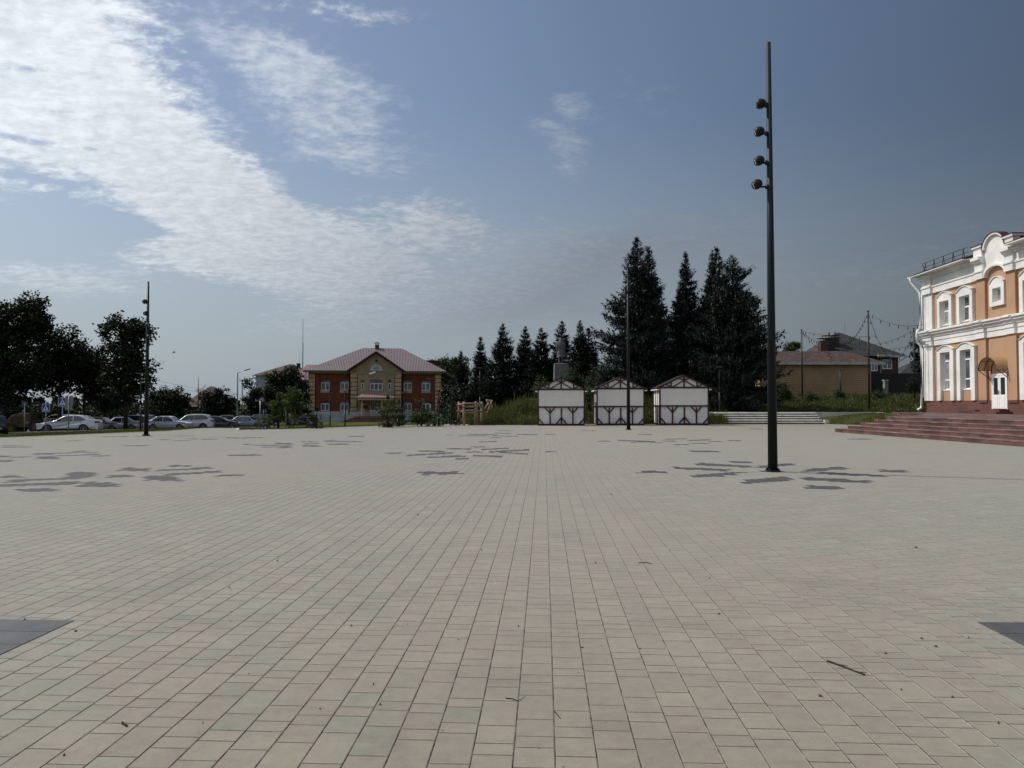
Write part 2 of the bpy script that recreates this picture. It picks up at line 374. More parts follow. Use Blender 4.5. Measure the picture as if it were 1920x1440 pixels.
# ------------------------------------------------------------------ ground
def build_ground():
    rng = np.random.default_rng(3)
    def grid(xs, ys):
        X, Y = np.meshgrid(xs, ys); return X.ravel(), Y.ravel(), len(xs), len(ys)
    xs = np.concatenate([-np.geomspace(2600, 92, 22), np.arange(-90, 71, 1.0), np.geomspace(72, 2600, 24)])
    ys = np.concatenate([-np.geomspace(900, 12, 14), np.arange(-10, 151, 1.0), np.geomspace(153, 3800, 26)])
    x, y, nx, ny = grid(xs, ys)
    z = height(x, y)
    m = (sdist(x, y) > .6) & (np.abs(x) < 92)
    nz = np.array([mnoise.noise(Vector((a * .35, b * .35, 0))) for a, b in zip(x, y)])
    cm = camxy(x, y); bank = np.exp(-((cm[0] - 0) / 5) ** 2 - ((cm[1] - 60) / 6) ** 2)
    z = z + np.where(m, nz * (.06 + .22 * bank), 0)
    i = np.arange(nx * ny).reshape(ny, nx)
    Fq = np.stack([i[:-1, :-1], i[:-1, 1:], i[1:, 1:], i[1:, :-1]], -1).reshape(-1, 4)
    mm = bpy.data.materials.new('lawn'); mm.use_nodes = True; MATS['lawn'] = mm
    g = NG(mm.node_tree); p = g.n['Principled BSDF']; tc = g.n.new('ShaderNodeTexCoord').outputs['Object']
    c = g.mix(g.mapr(g.noise(tc, .35, 6), .35, .65), (.050, .066, .015), (.092, .095, .028))
    c = g.mix(g.mapr(g.noise(tc, 6.0, 6, .7), .4, .7, 0, .7), c, (.035, .048, .012))
    g.l.new(c, p.inputs['Base Color']); p.inputs['Roughness'].default_value = .95; p.inputs['Specular IOR Level'].default_value = .1
    bn = g.n.new('ShaderNodeBump'); bn.inputs['Distance'].default_value = .08; g.l.new(g.noise(tc, 12, 5, .7), bn.inputs['Height']); g.l.new(bn.outputs[0], p.inputs['Normal'])
    o = npmesh('ground', np.stack([x, y, z], 1), Fq, 'lawn'); tag(o, kind='structure')
build_ground()

# paving: every stone its own face, joints and tint from per-stone data
PW = .177
def patch_polys():
    out = []
    def c6(x, y): return (x / 2.743, 800 + y / 2.743)
    def c7(x, y): return (600 + x / 2.743, 790 + y / 2.743)
    def c8(x, y): return (1220 + x / 2.743, 790 + y / 2.743)
    A6 = [(330, 500, 244, 244, 24), (0, 130, 258, 256, 11), (20, 440, 282, 262, 13), (-120, 425, 308, 287, 14), (80, 285, 328, 326, 17), (400, 615, 296, 298, 26), (540, 690, 257, 253, 13),
          (610, 780, 219, 223, 17), (790, 1100, 227, 211, 9), (865, 990, 203, 201, 9), (820, 1150, 248, 231, 10), (735, 945, 264, 268, 23), (1110, 1250, 252, 250, 12), (170, 270, 140, 140, 8),
          (190, 310, 159, 161, 13), (270, 520, 151, 142, 5), (270, 510, 137, 131, 5), (465, 565, 153, 149, 5), (350, 440, 128, 126, 4), (-60, 50, 153, 153, 10), (-60, 75, 177, 176, 12), (70, 165, 157, 154, 5),
          (0, 165, 106, 104, 4), (0, 130, 98, 96, 3), (340, 420, 73, 72, 3), (635, 760, 99, 97, 4), (1170, 1340, 148, 145, 7), (1250, 1310, 92, 92, 4), (1340, 1500, 106, 102, 5), (1310, 1520, 97, 95, 4),
          (1410, 1510, 87, 88, 6), (1430, 1505, 109, 108, 4), (1545, 1640, 77, 78, 4), (1555, 1660, 98, 100, 7), (1560, 1640, 88, 87, 4), (1670, 1870, 75, 78, 4), (1685, 1800, 89, 90, 6), (1670, 1730, 71, 70, 3), (1790, 1870, 50, 50, 3),
          (810, 880, 67, 67, 3), (880, 980, 73, 71, 3), (960, 1020, 63, 63, 3), (1035, 1120, 66, 64, 3), (1160, 1260, 57, 60, 3), (1260, 1360, 56, 57, 3), (530, 660, 53, 50, 3), (890, 990, 47, 47, 2), (690, 790, 49, 48, 3)]
    A7 = [(505, 725, 268, 264, 15), (330, 415, 164, 164, 5), (640, 780, 140, 143, 6), (505, 655, 152, 156, 7), (440, 680, 176, 162, 7), (530, 740, 186, 178, 7), (680, 780, 193, 191, 7), (780, 860, 132, 132, 5),
          (830, 980, 145, 138, 6), (775, 950, 176, 182, 8), (740, 830, 159, 157, 5), (880, 1090, 157, 146, 8), (915, 1080, 160, 168, 7), (1145, 1230, 156, 156, 5), (810, 915, 105, 104, 4), (865, 930, 84, 84, 3),
          (720, 860, 75, 74, 3), (760, 910, 67, 70, 4), (880, 1030, 75, 77, 3), (1000, 1115, 67, 69, 4), (900, 980, 61, 62, 3), (920, 990, 48, 48, 2), (1155, 1210, 67, 67, 3), (145, 225, 77, 77, 4), (645, 690, 71, 71, 2),
          (1640, 1775, 260, 260, 12), (1425, 1495, 102, 102, 4), (1530, 1690, 98, 103, 5), (1590, 1720, 108, 104, 4), (1630, 1715, 68, 68, 3), (1340, 1420, 48, 48, 2)]
    A8 = [(115, 410, 239, 252, 12), (230, 515, 219, 234, 11), (390, 515, 209, 211, 8), (200, 460, 283, 268, 17), (550, 750, 233, 219, 12), (550, 690, 257, 260, 8), (460, 720, 312, 293, 21), (780, 1005, 254, 239, 17),
          (860, 1225, 265, 283, 12), (770, 1150, 291, 314, 15), (790, 990, 338, 343, 19), (1170, 1330, 254, 258, 12), (190, 350, 154, 155, 7), (510, 580, 39, 39, 3), (0, 60, 111, 109, 4), (75, 190, 92, 90, 3), (190, 310, 99, 95, 5),
          (115, 195, 120, 120, 4), (200, 305, 112, 114, 4), (300, 365, 104, 105, 3), (395, 465, 99, 99, 4), (1010, 1135, 91, 92, 4), (55, 130, 101, 101, 4), (440, 480, 262, 262, 4)]
    for L, f in ((A6, c6), (A7, c7), (A8, c8)):
        for x0, x1, ya, yb, t in L:
            q = [f(x0 + t, ya - t / 2), f(x1 - t, yb - t / 2), f(x1, yb + t / 2), f(x0, ya + t / 2)]
            out.append([G(*p) for p in q])
    return out
def build_plaza():
    rng = np.random.default_rng(11)
    per = [1, .6, 1.6, 1, .6, 1, 1.6, 1, .6, 1, 1.6, .6]; tot = sum(per)
    B = [[], []]
    V = []; col = []
    x0, x1, ymax = -37, 34, 55.5
    i0 = int(x0 / PW); i1 = int(x1 / PW)
    cx = []; cy = []; wd = []; ln = []
    for i in range(i0, i1):
        ph = (0 if i % 2 else .42) + [0, 3.2, 7.7, 1.0][(i // 2) % 4]
        k = 0; y = -6 - (ph % tot) * PW
        seq = []
        while y < ymax:
            L = per[k % len(per)] * PW; seq.append((y, L)); y += L; k += 1
        a = np.array(seq); cx.append(np.full(len(a), i * PW + .046)); cy.append(a[:, 0]); ln.append(a[:, 1])
    x = np.concatenate(cx) ; y = np.concatenate(cy); L = np.concatenate(ln)
    mxx = x + PW / 2; myy = y + L / 2
    keep = (sdist(mxx, myy) < .05); x, y, L, mxx, myy = x[keep], y[keep], L[keep], mxx[keep], myy[keep]
    # random extra splits / merges are left to the tint; dark stones in the scattered patches
    dark = np.zeros(len(x), bool)
    for poly in patch_polys():
        pts = np.array(poly); bx0, by0 = pts.min(0) - .2; bx1, by1 = pts.max(0) + .2
        c = np.where((mxx > bx0) & (mxx < bx1) & (myy > by0) & (myy < by1))[0]
        ins = np.zeros(len(c), bool)
        for k in range(4):
            ax, ay = pts[k]; bx, by = pts[(k + 1) % 4]
            ins ^= ((ay > myy[c]) != (by > myy[c])) & (mxx[c] < (bx - ax) * (myy[c] - ay) / ((by - ay) if by != ay else 1e-9) + ax)
        dark[c] |= ins
    n = len(x)
    Vv = np.stack([np.stack([x, y, np.zeros(n)], 1), np.stack([x + PW, y, np.zeros(n)], 1), np.stack([x + PW, y + L, np.zeros(n)], 1), np.stack([x, y + L, np.zeros(n)], 1)], 1).reshape(-1, 3)
    Fq = np.arange(4 * n).reshape(-1, 4)
    m = bpy.data.materials.new('paving'); m.use_nodes = True; MATS['paving'] = m
    g = NG(m.node_tree); p = g.n['Principled BSDF']
    def attr(nm, o='Fac'):
        a = g.n.new('ShaderNodeAttribute'); a.attribute_name = nm; return a.outputs[o]
    tc = g.n.new('ShaderNodeTexCoord').outputs['Object']
    uv = g.sep(attr('pv', 'Vector')); sz = attr('len'); tint = attr('tint'); dk = attr('dark'); t2 = attr('tint2')
    wob = g.m('MULTIPLY', g.m('SUBTRACT', g.noise(tc, 60, 3, .6), .5), .004)
    du = g.m('ADD', g.m('MINIMUM', uv[0], g.m('SUBTRACT', PW, uv[0])), wob); dv = g.m('ADD', g.m('MINIMUM', uv[1], g.m('SUBTRACT', sz, uv[1])), wob)
    ju = g.mapr(du, .0016, .0031, 1, 0); jv = g.mapr(dv, .0012, .0026, 1, 0)
    jv = g.m('MULTIPLY', jv, g.mapr(t2, 0, 1, .55, 1.0)); ju = g.m('MULTIPLY', ju, g.mapr(g.noise(tc, 9, 3, .6), .35, .6, .55, 1.0))
    joint = g.m('MAXIMUM', ju, jv)
    band = g.noise(tc, .16, 4, .6)
    ctr = g.sep(tc)[0]; ctr = g.m('MULTIPLY', g.m('EXPONENT', g.m('MULTIPLY', g.m('MULTIPLY', ctr, ctr), -.16)), .17)
    pink = g.mapr(g.m('ADD', ctr, g.m('ADD', g.m('MULTIPLY', tint, .20), g.m('ADD', g.m('MULTIPLY', band, .8), g.m('MULTIPLY', g.noise(tc, 2.3, 4, .7), .3)))), .46, .84)
    c = g.mix(pink, (.196, .198, .149), (.230, .195, .150))
    br = g.mapr(t2, 0, 1, .91, 1.07, smooth=False)
    c = g.mix(dk, c, (.066, .066, .069))
    cl = g.m('MULTIPLY', g.mapr(g.noise(tc, 1.7, 6, .7), .3, .72, 1.06, .86), g.mapr(g.noise(tc, 13, 6, .75), .3, .75, 1.08, .82))
    sp = g.mapr(g.noise(tc, 170, 3, .75), .28, .72, .80, 1.17)
    st = g.noise(tc, .55, 7, .72, .6)
    st = g.mapr(st, .50, .72, 1.03, .80)
    streak = g.n.new('ShaderNodeMapping'); g.l.new(tc, streak.inputs['Vector']); streak.inputs['Rotation'].default_value = (0, 0, R(17)); streak.inputs['Scale'].default_value = (2.2, 16, 1)
    sk = g.mapr(g.noise(streak.outputs[0], 1.0, 5, .7, .5), .52, .74, 1.0, .82)
    v = g.vm('SCALE', c); g.l.new(g.m('MULTIPLY', g.m('MULTIPLY', br, cl), g.m('MULTIPLY', g.m('MULTIPLY', sp, sk), st)), v.node.inputs[3])
    fin = g.mix(joint, v, (.018, .014, .009))
    g.l.new(fin, p.inputs['Base Color']); p.inputs['Roughness'].default_value = .72; g.l.new(g.m('MULTIPLY', g.m('SUBTRACT', 1.0, joint), .35), p.inputs['Specular IOR Level']); g.l.new(g.m('MULTIPLY', g.m('SUBTRACT', 1.0, joint), g.m('SUBTRACT', .60, g.m('MULTIPLY', dk, .52))), p.inputs['Sheen Weight']); p.inputs['Sheen Roughness'].default_value = .45; p.inputs['Sheen Tint'].default_value = (1, .955, .84, 1)
    h = g.m('MINIMUM', g.mapr(du, .001, .0065), g.mapr(dv, .000, .006))
    hh = g.m('ADD', g.m('MULTIPLY', h, .0045), g.m('ADD', g.m('MULTIPLY', g.noise(tc, 300, 3, .7), .0011), g.m('MULTIPLY', tint, .001)))
    bn = g.n.new('ShaderNodeBump'); bn.inputs['Strength'].default_value = 1.0; bn.inputs['Distance'].default_value = 1.0
    g.l.new(hh, bn.inputs['Height']); g.l.new(bn.outputs[0], p.inputs['Normal'])
    o = npmesh('plaza', Vv, Fq, 'paving'); me = o.data
    def fa(nm, a):
        t = me.attributes.new(nm, 'FLOAT', 'FACE'); t.data.foreach_set('value', a.astype(np.float32))
    fa('len', L); fa('tint', rng.random(n)); fa('tint2', rng.random(n)); fa('dark', dark.astype(float))
    pv = me.attributes.new('pv', 'FLOAT_VECTOR', 'CORNER')
    U = np.zeros((n, 4, 3), np.float32); U[:, 1, 0] = PW; U[:, 2, 0] = PW; U[:, 2, 1] = L; U[:, 3, 1] = L
    pv.data.foreach_set('vector', U.ravel())
    tag(o, kind='structure')
    # bed under the stones and pale kerb along the far edges
    b = MB()
    n = len(PLZ); b.add([(a, c2, -.012) for a, c2 in PLZ], [tuple(range(n))]); q = b.obj('plaza_bed', 'kerb_stone'); tag(q, kind='structure')
    k = MB()
    for i in range(1, 16):
        a = Vector((*PLZ[i], 0)); c2 = Vector((*PLZ[i + 1], 0)); k.bar(a + Vector((0, 0, -.07)), c2 + Vector((0, 0, -.07)), .12, .17 + .002 * (i % 2))
    q = k.obj('kerb', 'kerb_stone'); tag(q, kind='structure')
    # the two inlays of large dark slabs nearest the viewer
    mat('dark_slab', (.085, .086, .092), .6, .08, 5, bump=.1)
    s = MB()
    xr, ya = G(140, 1164); _, yb = G(100, 1238)
    rows = 3; dy = (ya - yb) / rows
    for r in range(rows):
        for c2 in range(2):
            s.box(xr - (c2 + 1) * .62 + .004, xr - c2 * .62 - .002, yb + r * dy + .003, yb + (r + 1) * dy - .003, .001, .0045)
    xr, ya = G(1832, 1167)
    for r in range(rows):
        for c2 in range(2):
            s.box(xr + c2 * .62 + .002, xr + (c2 + 1) * .62 - .004, ya - (r + 1) * dy + .003, ya - r * dy - .003, .001, .0045)
    q = s.obj('paving_inlay', 'dark_slab'); tag(q, kind='structure')
build_plaza()

# ------------------------------------------------------------------ right-hand building (orange and white)
def cells(mb, u0, u1, z0, z1, holes, t0, t1, axis='x'):
    """wall plate from t0 to t1 with rectangular openings; u runs along the wall"""
    us = sorted({u0, u1, *[h[0] for h in holes], *[h[1] for h in holes]}); zs = sorted({z0, z1, *[h[2] for h in holes], *[h[3] for h in holes]})
    us = [u for u in us if u0 <= u <= u1]; zs = [z for z in zs if z0 <= z <= z1]
    for a, b in zip(us[:-1], us[1:]):
        run = None
        for c, d in zip(zs[:-1], zs[1:]):
            m = ((a + b) / 2, (c + d) / 2)
            hole = any(h[0] < m[0] < h[1] and h[2] < m[1] < h[3] for h in holes)
            if hole:
                if run: mb.box(t0, t1, a, b, run[0], run[1]) if axis == 'x' else mb.box(a, b, t0, t1, run[0], run[1]); run = None
            else: run = (run[0], d) if run else (c, d)
        if run: mb.box(t0, t1, a, b, run[0], run[1]) if axis == 'x' else mb.box(a, b, t0, t1, run[0], run[1])
def orange_building():
    X = 29.5; loc = Vector((X, 57.0, .88)); off = -loc
    t = thing('town_house', 'two storey orange plastered building with white window surrounds and a curved parapet', 'building', loc)
    Y1 = 57.0; Y0 = 22.0
    bays = [('w', 54.2), ('w', 51.65), ('p', 49.77), ('d', 48.1), ('p', 46.66), ('w', 44.85), ('w', 42.3), ('p', 40.4), ('w', 38.0), ('w', 35.4), ('p', 33.5), ('w', 31.5), ('w', 29.0), ('p', 27.2), ('w', 25.2)]
    holes = []
    for k, y in bays:
        if k == 'w': holes += [(y - .64, y + .64, 2.5, 5.3), (y - .62, y + .62, 7.3, 9.08)]
        if k == 'd': holes += [(y - .44, y + .44, 8.17, 9.06), (y - .76, y + .72, 1.17, 3.5)]
    b = MB(); cells(b, Y0, Y1, 1.75, 11.3, holes, X, X + .5)
    b.box(X + .5, X + 12, Y1 - .5, Y1 - .002, .9, 11.3); b.box(X + 11.5, X + 12, Y0, Y1 - .5, .9, 11.3); b.box(X + .5, X + 11.5, Y0, Y0 + .5, .9, 11.3)
    b.box(X + .85, X + .9, Y0 + .5, Y1 - .5, 1.8, 11.2)
    b.obj('wall', 'orange_plaster', t, off)
    b = MB(); cells(b, Y0 - .02, Y1 + .02, .4, 1.76, [(47.34, 48.82, 1.17, 2)], X - .10, X + .02); b.obj('plinth', 'brown_plinth', t, off)
    # floor band and main cornice, stepping out over the pilasters
    low = [(0, 5.92), (-.10, 5.92), (-.10, 6.30), (-.15, 6.32), (-.15, 6.55), (-.22, 6.60), (-.22, 6.72), (-.36, 6.80), (-.36, 6.92), (-.46, 6.96), (-.46, 7.05), (-.1, 7.16), (0, 7.16)]
    top = [(0, 9.9), (-.14, 9.9), (-.14, 10.32), (-.20, 10.36), (-.20, 10.46), (-.12, 10.50), (-.12, 11.0), (-.22, 11.03), (-.22, 11.14), (-.34, 11.2), (-.34, 11.32), (-.46, 11.36), (0, 11.36)]
    top2 = top[:5] + [(-.12, 10.50), (-.12, 10.95), (-.28, 11.02), (-.28, 11.12), (-.40, 11.16), (-.40, 11.36), (0, 11.36)]
    def band(prof, ya, yb, dx=0.0):
        m = MB(); m.prism([(X + x - (dx if x < 0 else 0), z) for x, z in prof], ya, yb); return m
    segs = [(55.86, 50.22), (49.32, 47.10), (46.22, 40.85), (39.95, 33.95), (33.05, 27.65), (26.75, Y0)]
    for a, c in segs:
        band(low, a, c).obj('floor_band', 'white_plaster', t, off)
        if (a, c) != segs[1]: band(top, a, c).obj('cornice', 'white_plaster', t, off)
    for a, c in ((57.12, 55.86), (50.22, 49.32), (47.10, 46.22), (40.85, 39.95), (33.95, 33.05), (27.65, 26.75)):
        band(low, a, c, .16).obj('floor_band', 'white_plaster', t, off)
        band(top2, a, c, .16).obj('cornice', 'white_plaster', t, off)
    # pilasters
    b = MB(); b.box(X - .16, X + .3, 55.92, 57.06, 1.76, 5.92).box(X - .16, X + .3, 55.92, 57.06, 7.17, 9.9).box(X - .20, X + .3, 56.5, 57.10, 1.77, 5.9); b.obj('corner_pilaster', 'white_plaster', t, off)
    for k, y in bays:
        if k == 'p':
            b = MB(); b.box(X - .16, X, y - .44, y + .44, 1.77, 5.92).box(X - .16, X, y - .44, y + .44, 7.17, 9.9); b.obj('pilaster', 'orange_plaster', t, off)
            b = MB(); b.box(X - .16, X + .02, y - .46, y + .46, 1.6, 1.768); b.obj('pilaster_base', 'brown_plinth', t, off)
    def arc(y, hw, zs, zp, n=16):
        """points of a low arch from y-hw to y+hw, springing at zs, top at zp"""
        return [(y + hw * q, zs + .0 + (zp - zs) * (1 - min(1, abs(q) / .84) ** 2)) for q in [-1 + 2 * i / n for i in range(n + 1)]]
    def surround(y, hw, ow, zb, zo, zs, zp, inner_z=None, proj=.18, bottom=False):
        m = MB()
        m.box(X - proj, X, y - ow, y - hw, zb, zs); m.box(X - proj, X, y + hw, y + ow, zb, zs)
        pts = [(y - ow, zs)] + arc(y, ow, zs, zp)[1:-1] + [(y + ow, zs), (y + hw, zs), (y + hw, zo), (y - hw, zo), (y - hw, zs)]
        pts = [(y - hw, zo), (y - hw, zs), (y - ow, zs)] + arc(y, ow, zs, zp)[1:-1] + [(y + ow, zs), (y + hw, zs), (y + hw, zo)]
        m.prism([(p[0], p[1]) for p in pts], X - proj, X, 'x') if zo < zs else m.prism(arc(y, ow, zs, zp), X - proj, X, 'x')
        if zo >= zs: m.box(X - proj, X, y - hw, y + hw, zo, zs + .001)
        if bottom: m.box(X - proj, X, y - hw, y + hw, zb, inner_z)
        s = m.obj('window_surround', 'white_plaster', t, off)
        h = MB(); o = arc(y, ow + .07, zs - .02, zp + .07); i = arc(y, ow + .02, zs - .03, zp + .02)
        h.prism([(p[0], p[1]) for p in o] + [(p[0], p[1]) for p in reversed(i)], X - proj - .07, X - .001, 'x')
        h.obj('hood_mould', 'white_plaster', s)
        return s
    def window(y, hw, z0, z1, rails, glass='curtained_glass'):
        m = MB(); xf = X + .14
        m.box(xf, xf + .06, y - hw, y - hw + .07, z0, z1).box(xf, xf + .06, y + hw - .07, y + hw, z0, z1)
        m.box(xf, xf + .06, y - hw + .07, y + hw - .07, z0, z0 + .08).box(xf, xf + .06, y - hw + .07, y + hw - .07, z1 - .07, z1)
        for r in rails: m.box(xf - .01, xf + .05, y - hw + .07, y + hw - .07, r - .05, r + .05)
        if hw > .5: m.box(xf, xf + .05, y - .04, y + .04, z0 + .08, (rails[-1] - .05) if rails else z1 - .07)
        o = m.obj('window', 'white_frame', t, off)
        g_ = MB(); g_.box(xf + .03, xf + .04, y - hw + .05, y + hw - .05, z0 + .04, z1 - .04); g_.obj('pane', glass, o)
        s_ = MB(); s_.box(X - .03, xf, y - hw, y + hw, z0 - .06, z0 - .001); s_.obj('sill', 'white_plaster', o)
        r_ = MB(); r_.box(X + .003, xf, y + hw + .0, y + hw + .012, z0, z1).box(X + .003, xf, y - hw - .012, y - hw, z0, z1).box(X + .003, xf, y - hw, y + hw, z1, z1 + .012)
        r_.obj('reveal', 'white_plaster', o)
    for i, (k, y) in enumerate(bays):
        if k == 'w':
            g_ = ('curtained_glass', 'window_glass_pale')[i % 2]
            surround(y, .64, 1.08, 1.77, 5.3, 5.52, 5.75, proj=.20); window(y, .63, 2.56, 5.29, [3.28, 4.66], g_)
            surround(y, .62, .95, 7.17, 9.08, 9.46, 9.71, proj=.20); window(y, .61, 7.35, 9.07, [8.35], g_)
        if k == 'd':
            surround(y, .44, .76, 7.9, 9.06, 9.48, 9.76, 8.17, proj=.16, bottom=True); window(y, .43, 8.18, 9.05, [])
            # parapet gable over the door bay
            yc = y + .1; m = MB()
            out = [(49.33, 9.9), (49.33, 11.75)] + [(yc + 1.08 * math.cos(a), 11.75 + .88 * math.sin(a)) for a in [math.pi * q / 16 for q in range(17)]] + [(47.09, 11.75), (47.09, 9.9)]
            inn = [(yc - 1.08 * math.cos(a), 9.9 + .62 * math.sin(a)) for a in [math.pi * q / 14 for q in range(15)]]
            n = len(out); mm = len(inn)
            # the outline is split in the middle so that each half is a simple polygon
            half = [p for p in out if p[0] >= yc - 1e-6] + [p for p in reversed(inn) if p[0] >= yc - 1e-6]
            other = [p for p in out if p[0] <= yc + 1e-6] + [p for p in reversed(inn) if p[0] <= yc + 1e-6]
            hl = [p for p in out if p[0] >= yc - 1e-6]; il = sorted([p for p in inn if p[0] >= yc - 1e-6], key=lambda p: p[0])
            m.prism(hl + il, X - .12, X + .25, 'x')
            hr = [p for p in out if p[0] <= yc + 1e-6]; ir = sorted([p for p in inn if p[0] <= yc + 1e-6], key=lambda p: p[0])
            m.prism(hr + ir, X - .12, X + .25, 'x')
            gb = m.obj('parapet_gable', 'white_plaster', t, off)
            for r0, r1, zc, ax, az, zb, dx, mt in ((1.06, 1.28, 9.9, 1, .62 / 1.08, 0, .14, 'white_plaster'), (1.0, 1.16, 11.75, 1, .88 / 1.08, 0, .16, 'white_plaster'), (1.16, 1.20, 11.75, 1, .88 / 1.08, 0, .20, 'dark_red_metal')):
                m = MB(); N = 18
                for q in range(N):
                    a0, a1 = math.pi * q / N, math.pi * (q + 1) / N
                    m.prism([(yc + r0 * math.cos(a0), zc + az * r0 * math.sin(a0)), (yc + r1 * math.cos(a0), zc + az * r1 * math.sin(a0)), (yc + r1 * math.cos(a1), zc + az * r1 * math.sin(a1)), (yc + r0 * math.cos(a1), zc + az * r0 * math.sin(a1))], X - .12 - dx, X + .24, 'x')
                m.obj('coping' if mt != 'white_plaster' or zc > 11 else 'arch_moulding', mt, gb)
    for y in (49.9, 46.66, 40.4, 33.5, 27.2):
        tall = .38 if y < 46 else 0
        m = MB(); m.box(X - .26, X + .7, y - .46, y + .46, 11.361, 12.02 + tall).box(X - .36, X + .8, y - .56, y + .56, 12.021 + tall, 12.16 + tall); p = m.obj('parapet_pedestal', 'white_plaster', t, off)
        m = MB(); m.box(X - .40, X + .84, y - .60, y + .60, 12.161 + tall, 12.20 + tall); m.obj('cap', 'dark_red_metal', p)
    # roof with eaves
    def roof(ya, yb, z=11.44, hip=False):
        m = MB(); e = X - .88; r = X + 6
        a, c = max(ya, yb), min(ya, yb); ar = a - (6 if hip else 0)
        v = [(e, a, z), (e, c, z), (r, c, z + 2.1), (r, ar, z + 2.1), (2 * r - e, a, z), (2 * r - e, c, z)]
        v2 = [(q[0], q[1], q[2] + .07) for q in v]
        m.add(v + v2, [(0, 1, 2, 3), (3, 2, 5, 4), (6, 9, 8, 7), (9, 10, 11, 8), (0, 6, 7, 1), (4, 5, 11, 10), (0, 3, 9, 6), (3, 4, 10, 9), (1, 7, 8, 2), (2, 8, 11, 5)])
        o = m.obj('roof', 'dark_red_metal', t, off)
        s = MB(); s.box(X - .93, X + .2, c, a - .03, 11.375, 11.43); s.obj('soffit', 'white_plaster', t, off)
        return o
    r1 = roof(57.7, 50.50, hip=True); roof(46.1, 41.1); roof(39.7, 34.1); roof(32.9, 27.8); roof(26.6, Y0)
    b = MB(); b.box(X + .2, X + 11, 46.2, 50.4, 11.32, 12.0); b.obj('attic', 'white_plaster_grey', t, off)
    # snow guard rail
    m = MB(); xr = X - .55; zb = 11.62
    m.bar((xr, 56.4, zb + .62), (xr, 50.5, zb + .62), .03, .03).bar((xr, 56.2, zb + .28), (xr, 50.5, zb + .28), .03, .03).bar((xr, 57.6, zb + .03), (xr, 50.5, zb + .03), .025, .025)
    y = 56.0
    while y > 50.6: m.bar((xr, y + .12, zb), (xr, y, zb + .62), .03, .03).bar((xr, y - .12, zb), (xr, y, zb + .62), .03, .03); y -= 1.25
    m.bar((xr, 56.4, zb + .62), (xr + .4, 56.9, zb + .1), .03, .03)
    m.obj('snow_guard', 'black_metal', t, off)
    # down pipe
    m = MB(); m.tube([(28.66, 57.7, 11.35), (28.68, 57.7, 11.1), (29.0, 57.3, 10.35), (29.12, 57.25, 10.1), (29.14, 57.22, 7.5), (28.92, 57.25, 7.2), (28.86, 57.25, 6.8), (28.92, 57.25, 6.3), (29.14, 57.22, 6.0), (29.14, 57.22, 1.45), (29.08, 57.2, 1.2), (28.8, 57.15, 1.08)], .085, 10)
    m.tube([(28.5, 57.8, 11.38), (28.68, 57.7, 11.30)], .06, 8); m.obj('drainpipe', 'white_frame', t, off, smooth=True)
    m = MB(); m.tube([(29.14, 56.95, 10.0), (29.14, 56.95, 7.3)], .04, 8).tube([(29.12, 56.95, 5.8), (29.12, 56.95, 2.0)], .04, 8); m.obj('drainpipe', 'white_frame', t, off, smooth=True)
    m = MB(); zz = 6.32
    m.bar((29.02, 56.9, zz), (29.02, 56.35, zz), .04, .04); [m.tube([(29.0, 56.85 - .17 * q, zz - .02), (29.0, 56.85 - .17 * q, zz - .28)], .05, 6) for q in range(4)]
    m.obj('wall_lamp', 'galvanised', t, off)
    # door
    y = 48.08; d = MB(); xf = X - .10
    for s in (-1, 1):
        a, c = (y - .72, y - .01) if s < 0 else (y + .01, y + .72)
        d.box(xf, xf + .07, a, a + .13, 1.22, 3.36).box(xf, xf + .07, c - .13, c, 1.22, 3.36).box(xf, xf + .07, a + .13, c - .13, 1.22, 2.12).box(xf, xf + .07, a + .13, c - .13, 3.22, 3.36)
        d.box(xf - .015, xf, a + .17, c - .17, 1.32, 2.02)
    d.box(xf - .01, xf + .08, y - .79, y + .79, 3.37, 3.49).box(xf - .01, xf + .08, y - .80, y - .725, 1.18, 3.37).box(xf - .01, xf + .08, y + .725, y + .80, 1.18, 3.37)
    dr = d.obj('door', 'white_frame', t, off)
    for s in (-1, 1):
        a, c = (y - .59, y - .14) if s < 0 else (y + .14, y + .59)
        g_ = MB(); g_.box(xf + .03, xf + .05, a, c, 2.12, 3.22); g_.obj('pane', 'window_glass', dr)
    h = MB(); h.box(xf - .05, xf, y + .03, y + .07, 2.15, 2.4).bar((xf - .04, y - .03, 2.3), (xf - .04, y - .15, 2.3), .02, .02); h.obj('handle', 'galvanised', dr)
    m = MB(); m.box(X - 1.1, X - .1, y - 1.3, y + 1.25, .885, 1.03).box(X - .75, X - .1, y - 1.0, y + 1.0, 1.031, 1.165); m.obj('door_step', 'brown_plinth', t, off)
    m = MB(); m.box(X - .9, X - .12, 49.4, 51.4, .885, 1.12); m.obj('access_ramp', 'red_granite', t, off)
    # barrel awning
    yc = 48.05; hw = .96; zs = 3.72; H = .80; pr = .85
    def arcp(x, k=1.0, n=12): return [(x, yc + hw * k * math.cos(a), zs + H * k * math.sin(a)) for a in [math.pi * q / n for q in range(n + 1)]]
    m = MB()
    for x in (X - .03, X - .45, X - pr): m.tube(arcp(x), .022, 6)
    for a in (0, .8, 1.57, 2.34, 3.1415): yy, zz = yc + hw * math.cos(a), zs + H * math.sin(a); m.bar((X - .02, yy, zz), (X - pr, yy, zz), .03, .03)
    for s in (-1, 1):
        yy = yc + s * hw; m.tube([(X - pr, yy, zs), (X - .55, yy, zs - .22), (X - .2, yy, zs - .5), (X - .03, yy, zs - .72)], .024, 6); m.bar((X - .03, yy, zs), (X - .03, yy, zs - .75), .035, .035)
        m.tube([(X - pr * .6, yy, zs), (X - .25, yy, zs - .28), (X - .04, yy, zs - .6)], .018, 6)
    m.bar((X - .03, yc - hw, zs), (X - .03, yc - hw, zs - 1.1), .02, .02)
